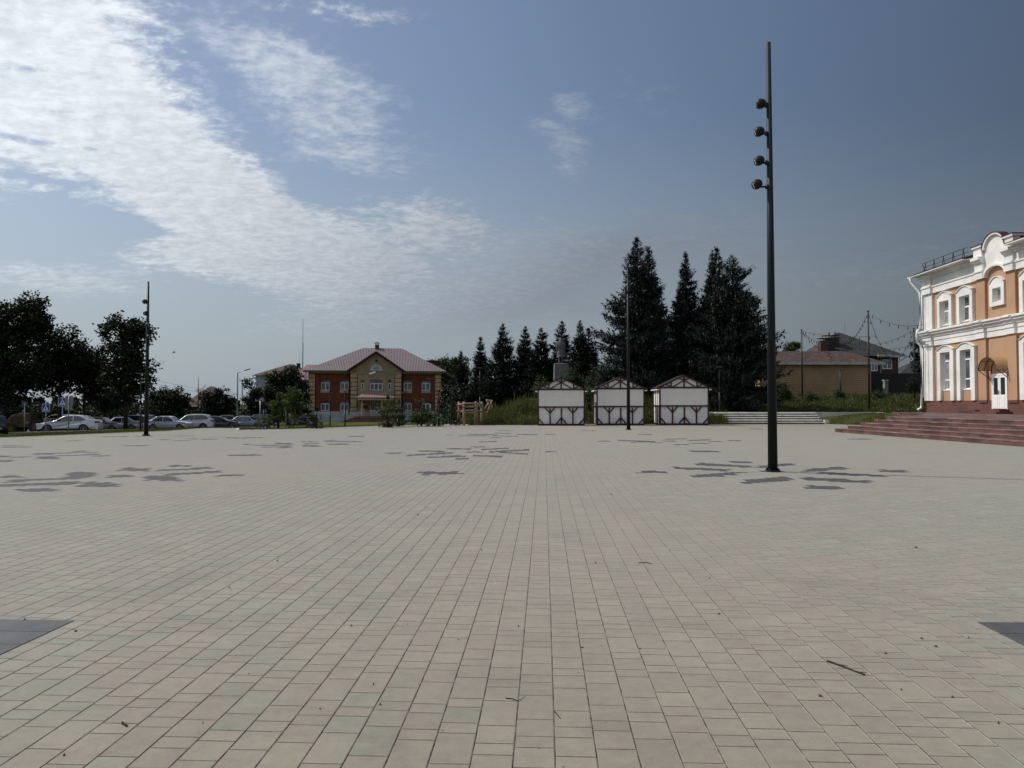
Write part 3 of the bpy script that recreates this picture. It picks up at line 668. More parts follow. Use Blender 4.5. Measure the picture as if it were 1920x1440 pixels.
    aw = m.obj('awning', 'brown_iron', t, off)
    m = MB(); A, B_ = arcp(X - .02, 1.03), arcp(X - pr - .03, 1.03); A2, B2 = arcp(X - .02, 1.045), arcp(X - pr - .03, 1.045)
    n = 13; m.add(A + B_ + A2 + B2, [(i, i + 1, n + i + 1, n + i) for i in range(12)] + [(2 * n + i, 3 * n + i, 3 * n + i + 1, 2 * n + i + 1) for i in range(12)])
    cp = m.obj('canopy_sheet', 'awning_sheet', aw, smooth=True)
    return t
def awning_material():
    m = bpy.data.materials.new('awning_sheet'); m.use_nodes = True; MATS['awning_sheet'] = m
    g = NG(m.node_tree); p = g.n['Principled BSDF']; p.inputs['Base Color'].default_value = (.50, .34, .17, 1); p.inputs['Roughness'].default_value = .3; p.inputs['Alpha'].default_value = .62
awning_material()
orange_building()

# ------------------------------------------------------------------ red granite stairs and terrace in front of it
ZT = .88
def granite():
    A = Vector((15.74, 39.92, 0)); B = Vector((17.5, 19.0, 0)); zs = [-.1, .20, .37, .54, .71, ZT]; tr = .42
    t = thing('granite_staircase', 'wide red granite staircase of five low steps leading up to the orange building', 'staircase', (A.x, A.y, 0)); off = -Vector((A.x, A.y, 0))
    for k in range(5):
        a = A + Vector((tr * k, -.62 * k, 0)); b = B + Vector((tr * k, 0, 0))
        m = MB(); m.prism([(a.x, a.y), (b.x, b.y), (24, b.y), (24, a.y)], zs[k], zs[k + 1] - .035, 'z'); st_ = m.obj('step', 'red_granite', t, off)
        m = MB(); m.prism([(a.x - .02, a.y + .02), (b.x - .02, b.y - .02), (24.01, b.y - .02), (24.01, a.y + .02)], zs[k + 1] - .034, zs[k + 1], 'z'); m.obj('tread', 'granite_tread', st_)
    a = A + Vector((tr * 4 + .03, -.62 * 4 - .03, 0))
    m = MB(); m.prism([(a.x + .3, a.y - .01), (B.x + 2.2, 19.0), (29.45, 19.0), (29.45, 58.3), (27.3, 58.3), (22.6, 47.8), (19.9, 41.2)], -.2, ZT + .004, 'z')
    q = m.obj('terrace', 'red_granite'); tag(q, kind='structure')
    # bare earth beside the terrace
    rng = random.Random(5); m = MB()
    for i in range(260):
        s = rng.random(); x = 19.3 + 5.5 * s + rng.uniform(-.6, .7); y = 40.2 + 10 * s + rng.uniform(-.5, .5); r = rng.uniform(.03, .15)
        z = max(hz(x, y), ZT * (x > 19.9 + (y - 41.2) * .41)) ; pts = [(x + r * math.cos(a) * rng.uniform(.6, 1.3), y + r * math.sin(a) * rng.uniform(.6, 1.3), z) for a in [1.05 * q for q in range(6)]]
        m.add(pts + [(x, y, z + r * rng.uniform(.4, .8))], [(q, (q + 1) % 6, 6) for q in range(6)])
    mat('bare_earth', (.10, .065, .045), .95, .3, 4)
    tag(m.obj('loose_earth', 'bare_earth'), 'clods of loose brown earth strewn along the terrace edge', 'earth', kind='stuff')
granite()
def grey_stairs():
    p0 = P(1350, 55.0); p1 = P(1541, 54.6)
    x0, x1 = p0.x, p1.x; y0 = 55.2
    t = thing('stone_staircase', 'grey stone staircase of five steps between the lawn and the kiosks', 'staircase', (x0, y0, 0)); off = -Vector((x0, y0, 0))
    for k in range(5):
        z = .172 * (k + 1)
        m = MB(); m.box(x0, x1, y0 + .42 * k + .02, y0 + 3, z - .35, z - .07); s = m.obj('step', 'shaded_riser', t, off)
        m = MB(); m.box(x0 - .03, x1 + .03, y0 + .42 * k - .02, y0 + 3, z - .07, z); m.obj('tread', 'lit_nosing', s)
    m = MB(); m.box(x1 + .035, x1 + .35, y0 - .1, y0 + .25, -.1, .33); m.obj('end_block', 'kerb_stone', t, off)
    m = MB(); m.prism([(x0 - .6, 57.5), (x1 - .2, 57.5), (26.6, 57.6), (26.9, 59.6), (x0 - 1.5, 61)], .4, .866, 'z'); q = m.obj('path', 'kerb_stone'); tag(q, kind='structure')
grey_stairs()

# ------------------------------------------------------------------ red brick and beige building at the back
def glaze(parent, x0, x1, z0, z1, mull=1, yf=0.0, sill=True, top=.5, glass='window_glass_pale', sillmat='beige_stone', off=None):
    """white framed window in a wall facing -y; x across, with a transom strip above"""
    m = MB(); f = .10
    m.box(x0, x0 + f, yf, yf + .07, z0, z1).box(x1 - f, x1, yf, yf + .07, z0, z1).box(x0 + f, x1 - f, yf, yf + .07, z0, z0 + f).box(x0 + f, x1 - f, yf, yf + .07, z1 - f, z1)
    for i in range(mull): xm = x0 + (x1 - x0) * (i + 1) / (mull + 1); m.box(xm - f / 2, xm + f / 2, yf, yf + .06, z0 + f, z1 - f)
    w = m.obj('window', 'white_frame', parent, off)
    g_ = MB(); g_.box(x0 + .03, x1 - .03, yf + .03, yf + .04, z0 + .02, z1 - .02)
    if top: g_.box(x0 + .03, x1 - .03, yf + .03, yf + .04, z1 + .0, z1 + top)
    g_.obj('pane', glass, w)
    if sill:
        s = MB(); s.box(x0 - .08, x1 + .08, -.10, yf, z0 - .06, z0 - .01); s.box(x0 - .05, x1 + .05, -.05, -.001, z0 - .42, z0 - .061); s.obj('sill', sillmat, w)
    return w
def brick_building():
    a = P(578, 116.0); t = thing('civic_building', 'two storey red brick and beige building with a gabled centre and red tiled hip roof', 'building', (a.x, a.y, -1.25), YAW + R(9.6))
    Wd = 21.35; dp = 14.0; k = 11.6
    sx = lambda px: (px - 578) / 250 * Wd
    sz = lambda y: (789.8 - y) / 11.62
    cw0, cw1 = sx(655.5), sx(750.8)
    wins = [(601, 616.5), (636, 652), (755.2, 770.5), (789.5, 805)]
    holes = [(sx(x0), sx(x1), sz(731.5), sz(713)) for x0, x1 in wins] + [(sx(x0), sx(x1), sz(770), sz(752)) for x0, x1 in wins]
    b = MB()
    for u0, u1 in ((0.01, cw0), (cw1, Wd - .01)):
        cells(b, u0, u1, 1.6, 8.0, [h for h in holes if u0 < h[0] < u1], 0, .35, 'y')
    b.box(Wd - .36, Wd - .01, .35, dp, 1.6, 8.0).box(0.01, .36, .35, dp, 1.6, 8.0).box(.36, Wd - .36, dp - .3, dp, 1.6, 8.0)
    b.obj('wall', 'red_brick', t)
    # projecting centre with gable
    cx = (cw0 + cw1) / 2; hw = (cw1 - cw0) / 2; yf = -.9
    ch = [(sx(692), sx(715), sz(731.5), sz(712)), (sx(675.5), sx(681), sz(731.5), sz(712)), (sx(725.5), sx(731), sz(731.5), sz(712)), (sx(675.5), sx(681), sz(770), sz(751)), (sx(695.5), sx(712), sz(774), sz(749))]
    b = MB(); cells(b, cw0, cw1, 1.6, 8.15, ch, yf, yf + .35, 'y')
    b.prism([(cw0, 8.151), (cx, 11.0), (cw1, 8.151)], yf, yf + .35)
    b.box(cw0, cw0 + .3, yf + .35, 0, 1.6, 8.15).box(cw1 - .3, cw1, yf + .35, 0, 1.6, 8.15)
    # cornice pieces and a beige strip under the wing eaves
    b.box(.0, cw0 - .002, -.06, -.001, 7.72, 8.05).box(cw1 + .002, Wd, -.06, -.001, 7.72, 8.05)
    b.box(cw0 + .0, cw0 + 2.2, yf - .1, yf - .001, 7.6, 7.85).box(cw1 - 2.2, cw1, yf - .1, yf - .001, 7.6, 7.85)
    b.obj('gable_front', 'beige_plaster', t)
    b = MB(); b.box(-.05, cw0 - .05, -.06, .4, 0, 1.6).box(cw1 + .05, Wd + .05, -.06, .4, 0, 1.6).box(cw0 - .04, cw1 + .04, yf - .06, yf + .4, 0, 1.6).box(Wd - .3, Wd + .06, .4, dp, 0, 1.6).box(-.06, .3, .4, dp, 0, 1.6); b.obj('plinth', 'pale_plinth', t)
    # rusticated pilasters
    for px0, px1, y in ((578, 590.5, 0), (655.5, 668.3, yf), (737.8, 750.8, yf), (814.2, 827, 0)):
        m = MB(); x0, x1 = sx(px0), sx(px1)
        z = 1.62; n = 9; hgt = (7.65 - 1.62) / n
        for i in range(n): m.box(x0 + .06, x1 - .06, y - .14, y - .001, z + i * hgt + .06, z + (i + 1) * hgt - .06)
        o = m.obj('pilaster', 'beige_stone', t)
        m = MB(); m.box(x0 - .02, x1 + .02, y - .07, y - .002, z + .0, 7.65); m.obj('pilaster_backing', 'dark_red_metal', o)
    for x0, x1 in wins:
        glaze(t, sx(x0), sx(x1), sz(731.5), sz(717), 1, .12, top=.36, glass='window_glass_pale'); glaze(t, sx(x0), sx(x1), sz(770), sz(756.5), 1, .12, sill=False, top=.36)
    glaze(t, sx(692), sx(715), sz(731.5), sz(718.5), 2, yf + .12, sill=False, top=.56)
    for q in ((675.5, 681), (725.5, 731)): glaze(t, sx(q[0]), sx(q[1]), sz(731.5), sz(718), 0, yf + .12, sill=False, top=.5, glass='window_glass')
    glaze(t, sx(675.5), sx(681), sz(770), sz(757), 0, yf + .12, sill=False, top=.5, glass='window_glass')
    # lunette, vent, panel
    m = MB(); lx, lz = sx(703.5), sz(694); m.prism([(lx + 1.0 * math.cos(q), lz + .95 * math.sin(q)) for q in [math.pi * i / 12 for i in range(13)]], yf - .08, yf - .001); m.box(lx - 1.25, lx + 1.25, yf - .12, yf - .001, lz - .08, lz - .002); l = m.obj('lunette', 'kerb_stone', t)
    m = MB(); m.box(lx - .42, lx + .42, yf - .10, yf - .081, lz + .15, lz + .62); m.obj('louvre', 'galvanised', l)
    m = MB(); m.tube([(sx(703.5), yf - .1, sz(676)), (sx(703.5), yf + .02, sz(676))], .22, 10); m.obj('round_vent', 'black_metal', t)
    m = MB(); m.bar((sx(691), yf - .5, sz(701)), (sx(702), yf - .9, sz(697.5)), .12, .28).bar((sx(697), yf, sz(700)), (sx(697), yf - .6, sz(700)), .05, .05); m.obj('floodlight', 'white_frame', t)
    # roofs
    e = .75; zE = 8.1; zR = 12.35; m = MB(); rl, rr = 8.3, Wd - 6.4
    def slope(vs, name='roof'):
        m = MB(); n = len(vs); lo = [Vector(v) for v in vs]; up = [v + Vector((0, 0, .08)) for v in lo]
        m.add(lo + up, [tuple(range(n)), tuple(range(2 * n - 1, n - 1, -1))] + [(i, (i + 1) % n, (i + 1) % n + n, i + n) for i in range(n)]); return m
    rf = slope([(-e, -e, zE), (Wd + e, -e, zE), (rr, dp / 2, zR), (rl, dp / 2, zR)])
    for vs in ([(Wd + e, -e, zE), (Wd + e, dp + e, zE), (rr, dp / 2, zR)], [(Wd + e, dp + e, zE), (-e, dp + e, zE), (rl, dp / 2, zR), (rr, dp / 2, zR)], [(-e, dp + e, zE), (-e, -e, zE), (rl, dp / 2, zR)]):
        q = slope(vs); rf.add(q.v, q.f)
    ro = rf.obj('roof', 'metal_tile', t)
    ye = yf - .5
    for s in (-1, 1):
        q = slope([(cx, ye, 11.15), (cx + s * (hw + .55), ye, 8.0), (cx + s * (hw + .55), 1.0, 8.0), (cx, 6.3, 11.15)]); q.obj('gable_roof', 'metal_tile', ro)
    q = MB(); q.bar((cx, ye - .05, 11.2), (cx - hw - .6, ye - .05, 8.02), .08, .24).bar((cx, ye - .05, 11.2), (cx + hw + .6, ye - .05, 8.02), .08, .24); q.obj('barge_board', 'dark_red_metal', ro)
    for u0, u1 in ((-e - .05, cw0 - .3), (cw1 + .3, Wd + e + .05)): q = MB(); q.box(u0, u1, -e - .1, -e, 7.98, 8.12); q.obj('gutter', 'dark_red_metal', ro)
    for u0, u1 in ((-e, cw0 - .2), (cw1 + .2, Wd + e)): q = MB(); q.box(u0, u1, -e, -.01, 7.93, 8.0); q.obj('soffit', 'white_panel', t)
    q = MB(); q.box(cx - .35, cx + .35, dp / 2 - .35, dp / 2 + .35, 12.2, 13.05); c = q.obj('chimney', 'brown_roof', ro)
    q = MB(); q.box(cx - .45, cx + .45, dp / 2 - .45, dp / 2 + .45, 13.25, 13.3).bar((cx - .4, dp / 2, 13.28), (cx, dp / 2, 13.5), .8, .04).bar((cx + .4, dp / 2, 13.28), (cx, dp / 2, 13.5), .8, .04); [q.box(cx + i * .3 - .03, cx + i * .3 + .03, dp / 2 + j * .3 - .03, dp / 2 + j * .3 + .03, 13.05, 13.25) for i in (-1, 1) for j in (-1, 1)]; q.obj('chimney_cap', 'galvanised', c)
    q = MB(); q.box(Wd - 2.2, Wd + .9, 5.0, 7.6, 8.5, 10.2); d = q.obj('dormer', 'dark_red_metal', ro)
    q = MB(); q.bar((Wd - 2.4, 6.3, 10.25), (Wd + 1.1, 6.3, 10.25), 3.0, .1); q.obj('dormer_roof', 'metal_tile_plain', d)
    for x, y in ((-.35, -.35), (cw0 - .25, -.2), (cw1 + .25, -.2), (Wd + .3, -.3)):
        q = MB(); q.tube([(x, y - .4, 7.95), (x, y, 7.3), (x, y, .4)], .06, 6); q.obj('drainpipe', 'dark_red_metal', t)
    # porch
    x0, x1 = sx(674), sx(732.5); z0 = sz(746); z1 = sz(733.5); yo = yf - 3.2
    q = slope([(x0 - .5, yo - .4, z0), (x1 + .5, yo - .4, z0), (sx(716), yf - .05, z1 + .1), (sx(690), yf - .05, z1 + .1)]); r2 = slope([(x0 - .5, yo - .4, z0), (sx(690), yf - .05, z1 + .1), (x0 - .5, yf - .05, z0)]); r3 = slope([(x1 + .5, yo - .4, z0), (x1 + .5, yf - .05, z0), (sx(716), yf - .05, z1 + .1)])
    q.add(r2.v, r2.f); q.add(r3.v, r3.f); por = q.obj('porch_roof', 'metal_tile_plain', t)
    q = MB(); q.box(x0 - .3, x1 + .3, yo - .25, yo + .05, z0 - .38, z0 - .05).box(x0 - .3, x0, yo + .05, yf - .08, z0 - .38, z0 - .05).box(x1, x1 + .3, yo + .05, yf - .08, z0 - .38, z0 - .05); q.obj('fascia', 'beige_stone', por)
    for px in (679, 693.5, 714.5, 727.5):
        q = MB(); yy = yo + .02 if px in (679, 727.5, 714.5) else yf - .3; q.tube([(sx(px), yy, .9), (sx(px), yy, z0 - .38)], .13, 10); q.obj('column', 'beige_stone', t)
    q = MB(); q.box(x0 - .8, x1 + 1.4, yo - .6, yf - .07, 0, .85); [q.box(x0 - 1.2 - .4 * i, x1 + 1.8, yo - 1.0 - .4 * i, yo - .6 - .4 * i, 0, .85 - .17 * (i + 1)) for i in range(4)]; q.obj('porch_step', 'brown_plinth', t)
    q = MB(); q.prism([(sx(600), .05), (sx(655), 1.1), (sx(672), 1.1), (sx(672), 0), (sx(600), 0)], yf - 1.6, yf - .08); rp = q.obj('access_ramp', 'pale_plinth', t)
    q = MB(); q.bar((sx(602), yf - 1.55, .9), (sx(655), yf - 1.55, 1.95), .05, .05); [q.bar((sx(602 + 9 * i), yf - 1.55, .1 + .17 * i), (sx(602 + 9 * i), yf - 1.55, .9 + .18 * i), .04, .04) for i in range(7)]; q.obj('handrail', 'galvanised', rp)
    # entrance door
    q = MB(); a0, a1 = sx(695.5), sx(712)
    for xx in (a0, a0 + .42, a1 - .5, a1 - .08): q.box(xx, xx + .08, yf + .15, yf + .22, sz(774), sz(749))
    q.box(a0, a1, yf + .15, yf + .22, sz(757.5), sz(756.5)).box(a0, a1, yf + .15, yf + .22, sz(749.6), sz(749)).box(a0, a1, yf + .16, yf + .21, sz(774), sz(771)); dr = q.obj('door', 'white_frame', t)
    q = MB(); q.box(a0, a1, yf + .23, yf + .24, sz(774), sz(749)); q.obj('pane', 'window_glass', dr)
    q = MB(); q.tube([(sx(683), yf - .2, sz(763)), (sx(683), yf - .01, sz(763))], .3, 14); q.obj('wall_plaque', 'dark_brick', t)
    q = MB(); q.box(sx(658), sx(666), yf - .19, yf - .145, sz(762), sz(751)); q.obj('notice_board', 'beige_stone', t)
    q = MB(); [q.bar((sx(694 + 2 * i), yo - .1, .85), (sx(694 + 2 * i), yo - .1, 1.75), .04, .04) for i in range(9)]; q.bar((sx(693), yo - .1, 1.78), (sx(712), yo - .1, 1.78), .05, .05); q.obj('railing', 'white_frame', t)
brick_building()

def white_house():
    a = P(479, 128.0); t = thing('pale_house', 'pale plastered house with a grey brown hip roof half hidden behind the bushy tree', 'building', (a.x, a.y, -1.3), YAW + R(4))
    W_, H = 9.6, 7.9; b = MB(); b.box(0, W_, 0, 10, 0, H); b.obj('wall', 'white_plaster_grey', t)
    b = MB(); b.box(-.05, W_, -.08, -.001, 6.6, 6.75).box(1.6, 3.0, -.07, -.001, 5.75, 5.9); b.obj('trim', 'galvanised', t)
    for x in (2.0, 6.0): glaze(t, x, x + 1.3, 3.7, 5.5, 1, -.02, sill=False, top=0)
    e = .6; m = MB(); m.add([(-e, -e, H), (W_ + e, -e, H), (W_ + e, 10 + e, H), (-e, 10 + e, H), (4.6, 5, H + 2.3), (W_ - 4.4, 5, H + 2.3)], [(0, 1, 5, 4), (1, 2, 5), (2, 3, 4, 5), (3, 0, 4), (0, 3, 2, 1)]); r = m.obj('roof', 'brown_roof', t)
    m = MB(); m.box(6.4, 7.0, 3, 3.6, H + .8, H + 2.35); m.obj('chimney', 'dark_brick', r)
    m = MB(); m.tube([(-.45, -.5, H - .1), (.1, -.15, H - .8), (.1, -.15, .5)], .07, 6); m.obj('drainpipe', 'white_frame', t)
white_house()
def red_wing():
    a = P(556, 122.0); t = thing('side_wing', 'low wing with a red tiled roof left of the brick building', 'building', (a.x, a.y, -1.3), YAW + R(9.6))
    b = MB(); b.box(0, 6, 0, 7, 0, 6.9); b.obj('wall', 'white_plaster_grey', t)
    m = MB(); m.add([(-.5, -.5, 6.9), (7.0, -.5, 6.9), (7.0, 7.5, 6.9), (-.5, 7.5, 6.9), (1.2, 3.5, 9.7), (6.5, 3.5, 9.7)], [(0, 1, 5, 4), (1, 2, 5), (2, 3, 4, 5), (3, 0, 4), (0, 3, 2, 1)]); m.obj('roof', 'metal_tile_plain', t)
    glaze(t, 1.2, 2.4, 3.8, 5.3, 1, -.02, sill=False, top=0)
red_wing()
def brown_shed():
    a = P(352, 118.0); t = thing('brown_cottage', 'low cottage with a brown gabled roof between dark trees behind the car park', 'building', (a.x, a.y, -1.4), YAW)
    b = MB(); b.box(0, 5.2, 0, 6, 0, 2.8); b.obj('wall', 'dark_brick', t)
    m = MB(); m.add([(-1.2, -.5, 2.5), (6.0, -.5, 2.5), (6.0, 6.5, 2.5), (-1.2, 6.5, 2.5), (2.3, 3, 5.9), (2.9, 3, 5.9)], [(0, 1, 5, 4), (1, 2, 5), (2, 3, 4, 5), (3, 0, 4), (0, 3, 2, 1)]); m.obj('roof', 'brown_roof', t)
brown_shed()

# ------------------------------------------------------------------ garage, house and fences on the right
def garage():
    a = P(1425, 78.0); x1 = P(1631, 78.0); z0 = 2.05; t = thing('garage', 'long beige boarded garage under a speckled red shingle roof', 'garage', (a.x, a.y, z0), YAW - R(1.5))
    Wd = (x1 - a).length; Wd = 11.85; H = 3.98
    b = MB(); b.box(0, Wd, 0, 7, -.3, H); b.obj('wall', 'siding_beige', t)
    e = .45; m = MB()
    vs = [(-e, -e, H - .05), (Wd + e + .9, -e, H - .05), (Wd - 1.2, 3.5, H + 1.45), (1.0, 3.5, H + 1.45), (Wd + e + .9, 7.4, H - .05), (-e, 7.4, H - .05)]
    m.add(vs, [(0, 1, 2, 3), (1, 4, 2), (4, 5, 3, 2), (5, 0, 3), (0, 5, 4, 1)]); m.obj('roof', 'shingle_red', t)
    m = MB(); m.box(-e - .02, Wd + e + .92, -e - .03, -e, H - .28, H - .02); m.obj('fascia', 'kerb_stone', t)
garage()
def dark_house():
    a = P(1560, 96.0); t = thing('dark_roofed_house', 'brown brick house with a dark grey hip roof and three chimneys behind the garage', 'house', (a.x, a.y, 2.2), YAW)
    k = 14.1; sx = lambda px: (px - 1560) / k; sz = lambda y: (758 - y) / k + 1.5 - 2.2
    x1 = sx(1685); H = sz(668)
    b = MB(); b.box(0, x1, 0, 9, -.5, H); b.obj('wall', 'dark_brick', t)
    m = MB(); e = .85; zr = sz(633) + 1.1
    m.add([(sx(1535), -e, H), (sx(1697), -e, H), (sx(1697), 9 + e, H), (sx(1535), 9 + e, H), (sx(1598), 4.5, zr), (sx(1606), 4.5, zr)], [(0, 1, 5, 4), (1, 2, 5), (2, 3, 4, 5), (3, 0, 4), (0, 3, 2, 1)]); r = m.obj('roof', 'shingle_dark', t)
    m = MB(); m.box(sx(1640), sx(1697) + .03, -e - .06, -e - .01, H - .18, H + .02).box(sx(1640), sx(1664), -e - .25, -e - .07, H - .05, H + .14); m.obj('fascia', 'kerb_stone', r)
    for i, (px0, px1, y) in enumerate(((1533, 1548, 640), (1550, 1567, 633), (1571, 1583, 631))):
        q = MB(); xa, xb = sx(px0), sx(px1); zz = sz(y); yy = -1.2 + i * 1.2; q.box(xa, xb, yy, yy + .9, H - .3, zz); c = q.obj('chimney', ('dark_brick', 'black_metal', 'dark_brick')[i], r)
        q = MB(); q.box(xa - .12, xb + .12, yy - .12, yy + 1.02, zz + .25, zz + .33); [q.box(xa + u * (xb - xa - .06), xa + u * (xb - xa - .06) + .06, yy, yy + .06, zz, zz + .25) for u in (0, .33, .66, 1)]
        if i: q.tube([((xa + xb) / 2, yy + .4, zz + .33), ((xa + xb) / 2, yy + .4, zz + .8)], [.14, .05], 6)
        q.obj('chimney_cap', 'black_metal', c)
    def win(px0, px1, y0, y1, mu):
        glaze(t, sx(px0), sx(px1), sz(y1), sz(y0), mu, -.05, sill=False, top=0, glass='window_glass_pale')
    win(1655, 1673, 674, 692, 1); win(1634, 1646, 682, 696, 1); win(1640, 1648, 705, 709, 1)
    q = MB(); q.tube([(sx(1697) - .1, -e, H - .1), (sx(1684), -.1, H - .8), (sx(1651), -.12, H - .9)], .05, 6).tube([(sx(1651.5), -.12, H), (sx(1651.5), -.12, 0)], .06, 6); q.obj('drainpipe', 'galvanised', t)
    q = MB(); q.tube([(sx(1615), 4.5, zr - .5), (sx(1615), 4.5, zr + 1.5)], .03, 5); q.obj('aerial', 'galvanised', r)
dark_house()
def far_roof():
    a = P(1688, 112.0); t = thing('low_grey_roofed_house', 'low house with a dark grey roof seen past the orange building corner', 'house', (a.x, a.y, 2.0), YAW)
    b = MB(); b.box(0, 9, 0, 6, 0, 4.1); b.obj('wall', 'dark_brick', t)
    m = MB(); m.add([(-.6, -.5, 3.9), (9.6, -.5, 3.9), (9.6, 6.5, 3.9), (-.6, 6.5, 3.9), (3.5, 3, 6.2), (7, 3, 6.2)], [(0, 1, 5, 4), (1, 2, 5), (2, 3, 4, 5), (3, 0, 4), (0, 3, 2, 1)]); m.obj('roof', 'shingle_dark', t)
far_roof()
def fences():
    a = P(1632, 84.0); b = P(1745, 84.0); t = thing('dark_sheet_fence', 'tall dark corrugated sheet fence beside the garage end', 'fence', (a.x, a.y, 1.9), YAW)
    L = (b - a).length; m = MB(); m.box(0, L, 0, .05, .15, 3.1); m.obj('panel', 'dark_fence', t)
    m = MB(); m.box(0, L, -.03, .08, 3.1, 3.2); m.obj('cap_rail', 'black_metal', t)
    q = P(1661, 82.0); p = thing('concrete_post', 'pale square concrete post standing before the dark fence', 'post', (q.x, q.y, hz(q.x, q.y)), YAW)
    m = MB(); m.box(-.2, .2, -.2, .2, -.3, 1.95); m.obj('shaft', 'concrete', p); m = MB(); m.box(-.26, .26, -.26, .26, 1.95, 2.05); m.obj('cap', 'kerb_stone', p)
    # low ornamental concrete lattice in panels
    x0 = 1462
    i = 0
    while x0 < 1720:
        q0 = P(x0, 76.5); z = hz(q0.x, q0.y); z = 1.72
        t = thing('lattice_fence_panel', ('leftmost', 'second from left', 'third from left', 'middle', 'third from right', 'second from right', 'rightmost', 'last')[i] + ' low concrete lattice fence panel with an arched top in the weeds', 'fence', (q0.x, q0.y, z), YAW, 'low concrete lattice fence panels behind the weeds')
        m = MB(); w = 2.2; pts = [(0, 0), (w, 0), (w, .42)] + [(w / 2 + w / 2 * math.cos(a), .42 + .38 * math.sin(a)) for a in [math.pi * k / 8 for k in range(1, 8)]] + [(0, .42)]
        m.box(0, w, 0, .08, 0, .12)
        for k in range(8): m.bar((w * k / 8, .04, .1), (w * (k + 1) / 8, .04, .42 + .38 * math.sin(math.pi * (k + 1) / 8) * .9), .06, .05); m.bar((w * (k + 1) / 8, .04, .1), (w * k / 8, .04, .42 + .38 * math.sin(math.pi * k / 8) * .9), .06, .05)
        ar = [(w / 2 - w / 2 * math.cos(a), .04, .42 + .38 * math.sin(a)) for a in [math.pi * k / 10 for k in range(11)]]
        for k in range(10): m.bar(ar[k], ar[k + 1], .08, .08)
        m.obj('lattice', 'concrete', t); m = MB(); m.box(-.09, .0, -.03, .12, -.3, .62); m.obj('post', 'concrete', t)
        x0 += 2.35 * F / 76.5; i += 1
fences()

# ------------------------------------------------------------------ tall floodlight masts on the square
def mast(x, y, H, r0, spots, label, z=0.0):
    t = thing('floodlight_mast', label, 'lamp post', (x, y, z), 0, 'tapered floodlight masts on the square')
    m = MB(); m.tube([(0, 0, .02), (0, 0, H)], [r0, r0 * .46], 20); top = m.obj('pole', 'pole_paint', t, smooth=True)
    for p in top.data.polygons: p.use_smooth = len(p.vertices) == 4
    m = MB(); m.tube([(0, 0, .0), (0, 0, .035)], r0 * 1.55, 16); m.obj('base_plate', 'black_metal', t)
    for k in range(4):
        a = math.pi / 4 + k * math.pi / 2; m = MB(); c, s = math.cos(a) * r0 * 1.32, math.sin(a) * r0 * 1.32
        m.tube([(c, s, .03), (c, s, .085)], .022, 6); m.obj('bolt', 'black_metal', t)
    m = MB(); m.box(r0 * .6, r0 * .98, -.06, .06, 1.0, 1.5)
    if label.startswith('nearest'): pass
    for z, az, tilt, reach in spots:
        # bracket and barrel-shaped lamp head pointing away from the pole, tilted down
        d = Vector((math.cos(az), math.sin(az), 0)); rr = r0 * (1 - .54 * z / H)
        m = MB(); m.tube([d * (rr - .01) + Vector((0, 0, z - .05)), d * (rr + .03) + Vector((0, 0, z - .05))], .055, 10)
        m.tube([d * rr + Vector((0, 0, z - .05)), d * (rr + reach) + Vector((0, 0, z - .06)), d * (rr + reach + .03) + Vector((0, 0, z))], .022, 8)
        b = m.obj('bracket', 'black_metal', t, smooth=True)
        ax = (d * math.cos(tilt) - Vector((0, 0, 1)) * math.sin(tilt)); c = d * (rr + reach + .07) + Vector((0, 0, z))
        prof = [(-.115, .0), (-.11, .04), (-.09, .075), (-.05, .10), (.0, .112), (.05, .108), (.095, .088), (.10, .078), (.085, .0)]
        m = MB(); m.tube([c + ax * q[0] for q in prof], [max(q[1], .002) for q in prof], 16, cap=False); h = m.obj('lamp_head', 'pole_paint', t, smooth=True)
        m = MB(); m.tube([c + ax * .086, c + ax * .098], .078, 16); m.obj('lens', 'lamp_glass', h)
def masts():
    def pxz(py, D): return ZP(D, py)
    x, y = G(1449, 884.5); D = camxy(x, y)[1]; L = math.pi + YAW
    mast(x, y, pxz(80, D), .105, [(pxz(193, D), L - .25, .10, .05), (pxz(246, D), L - .1, .25, .09), (pxz(301, D), L, .30, .10), (pxz(346, D), L + .1, .45, .16)], 'nearest and tallest looking dark floodlight mast standing among grey paving patches')
    x, y = G(1178.5, 806); D = camxy(x, y)[1]
    mast(x, y, pxz(502, D), .11, [(pxz(547, D), -2.4, .2, .06), (pxz(567, D), 1.2, .2, .06), (pxz(590, D), 1.8, .2, .06)], 'dark floodlight mast standing just before the middle kiosk')
    x, y = G(274, 817); D = camxy(x, y)[1]
    mast(x, y, pxz(528, D), .105, [(pxz(566, D), -2.2, .3, .02), (pxz(588, D), -1.75, .3, .0), (pxz(610, D), -1.0, .3, .02), (pxz(632, D), -.8, .3, .05)], 'dark floodlight mast at the lawn edge before the leafy trees and cars')
masts()

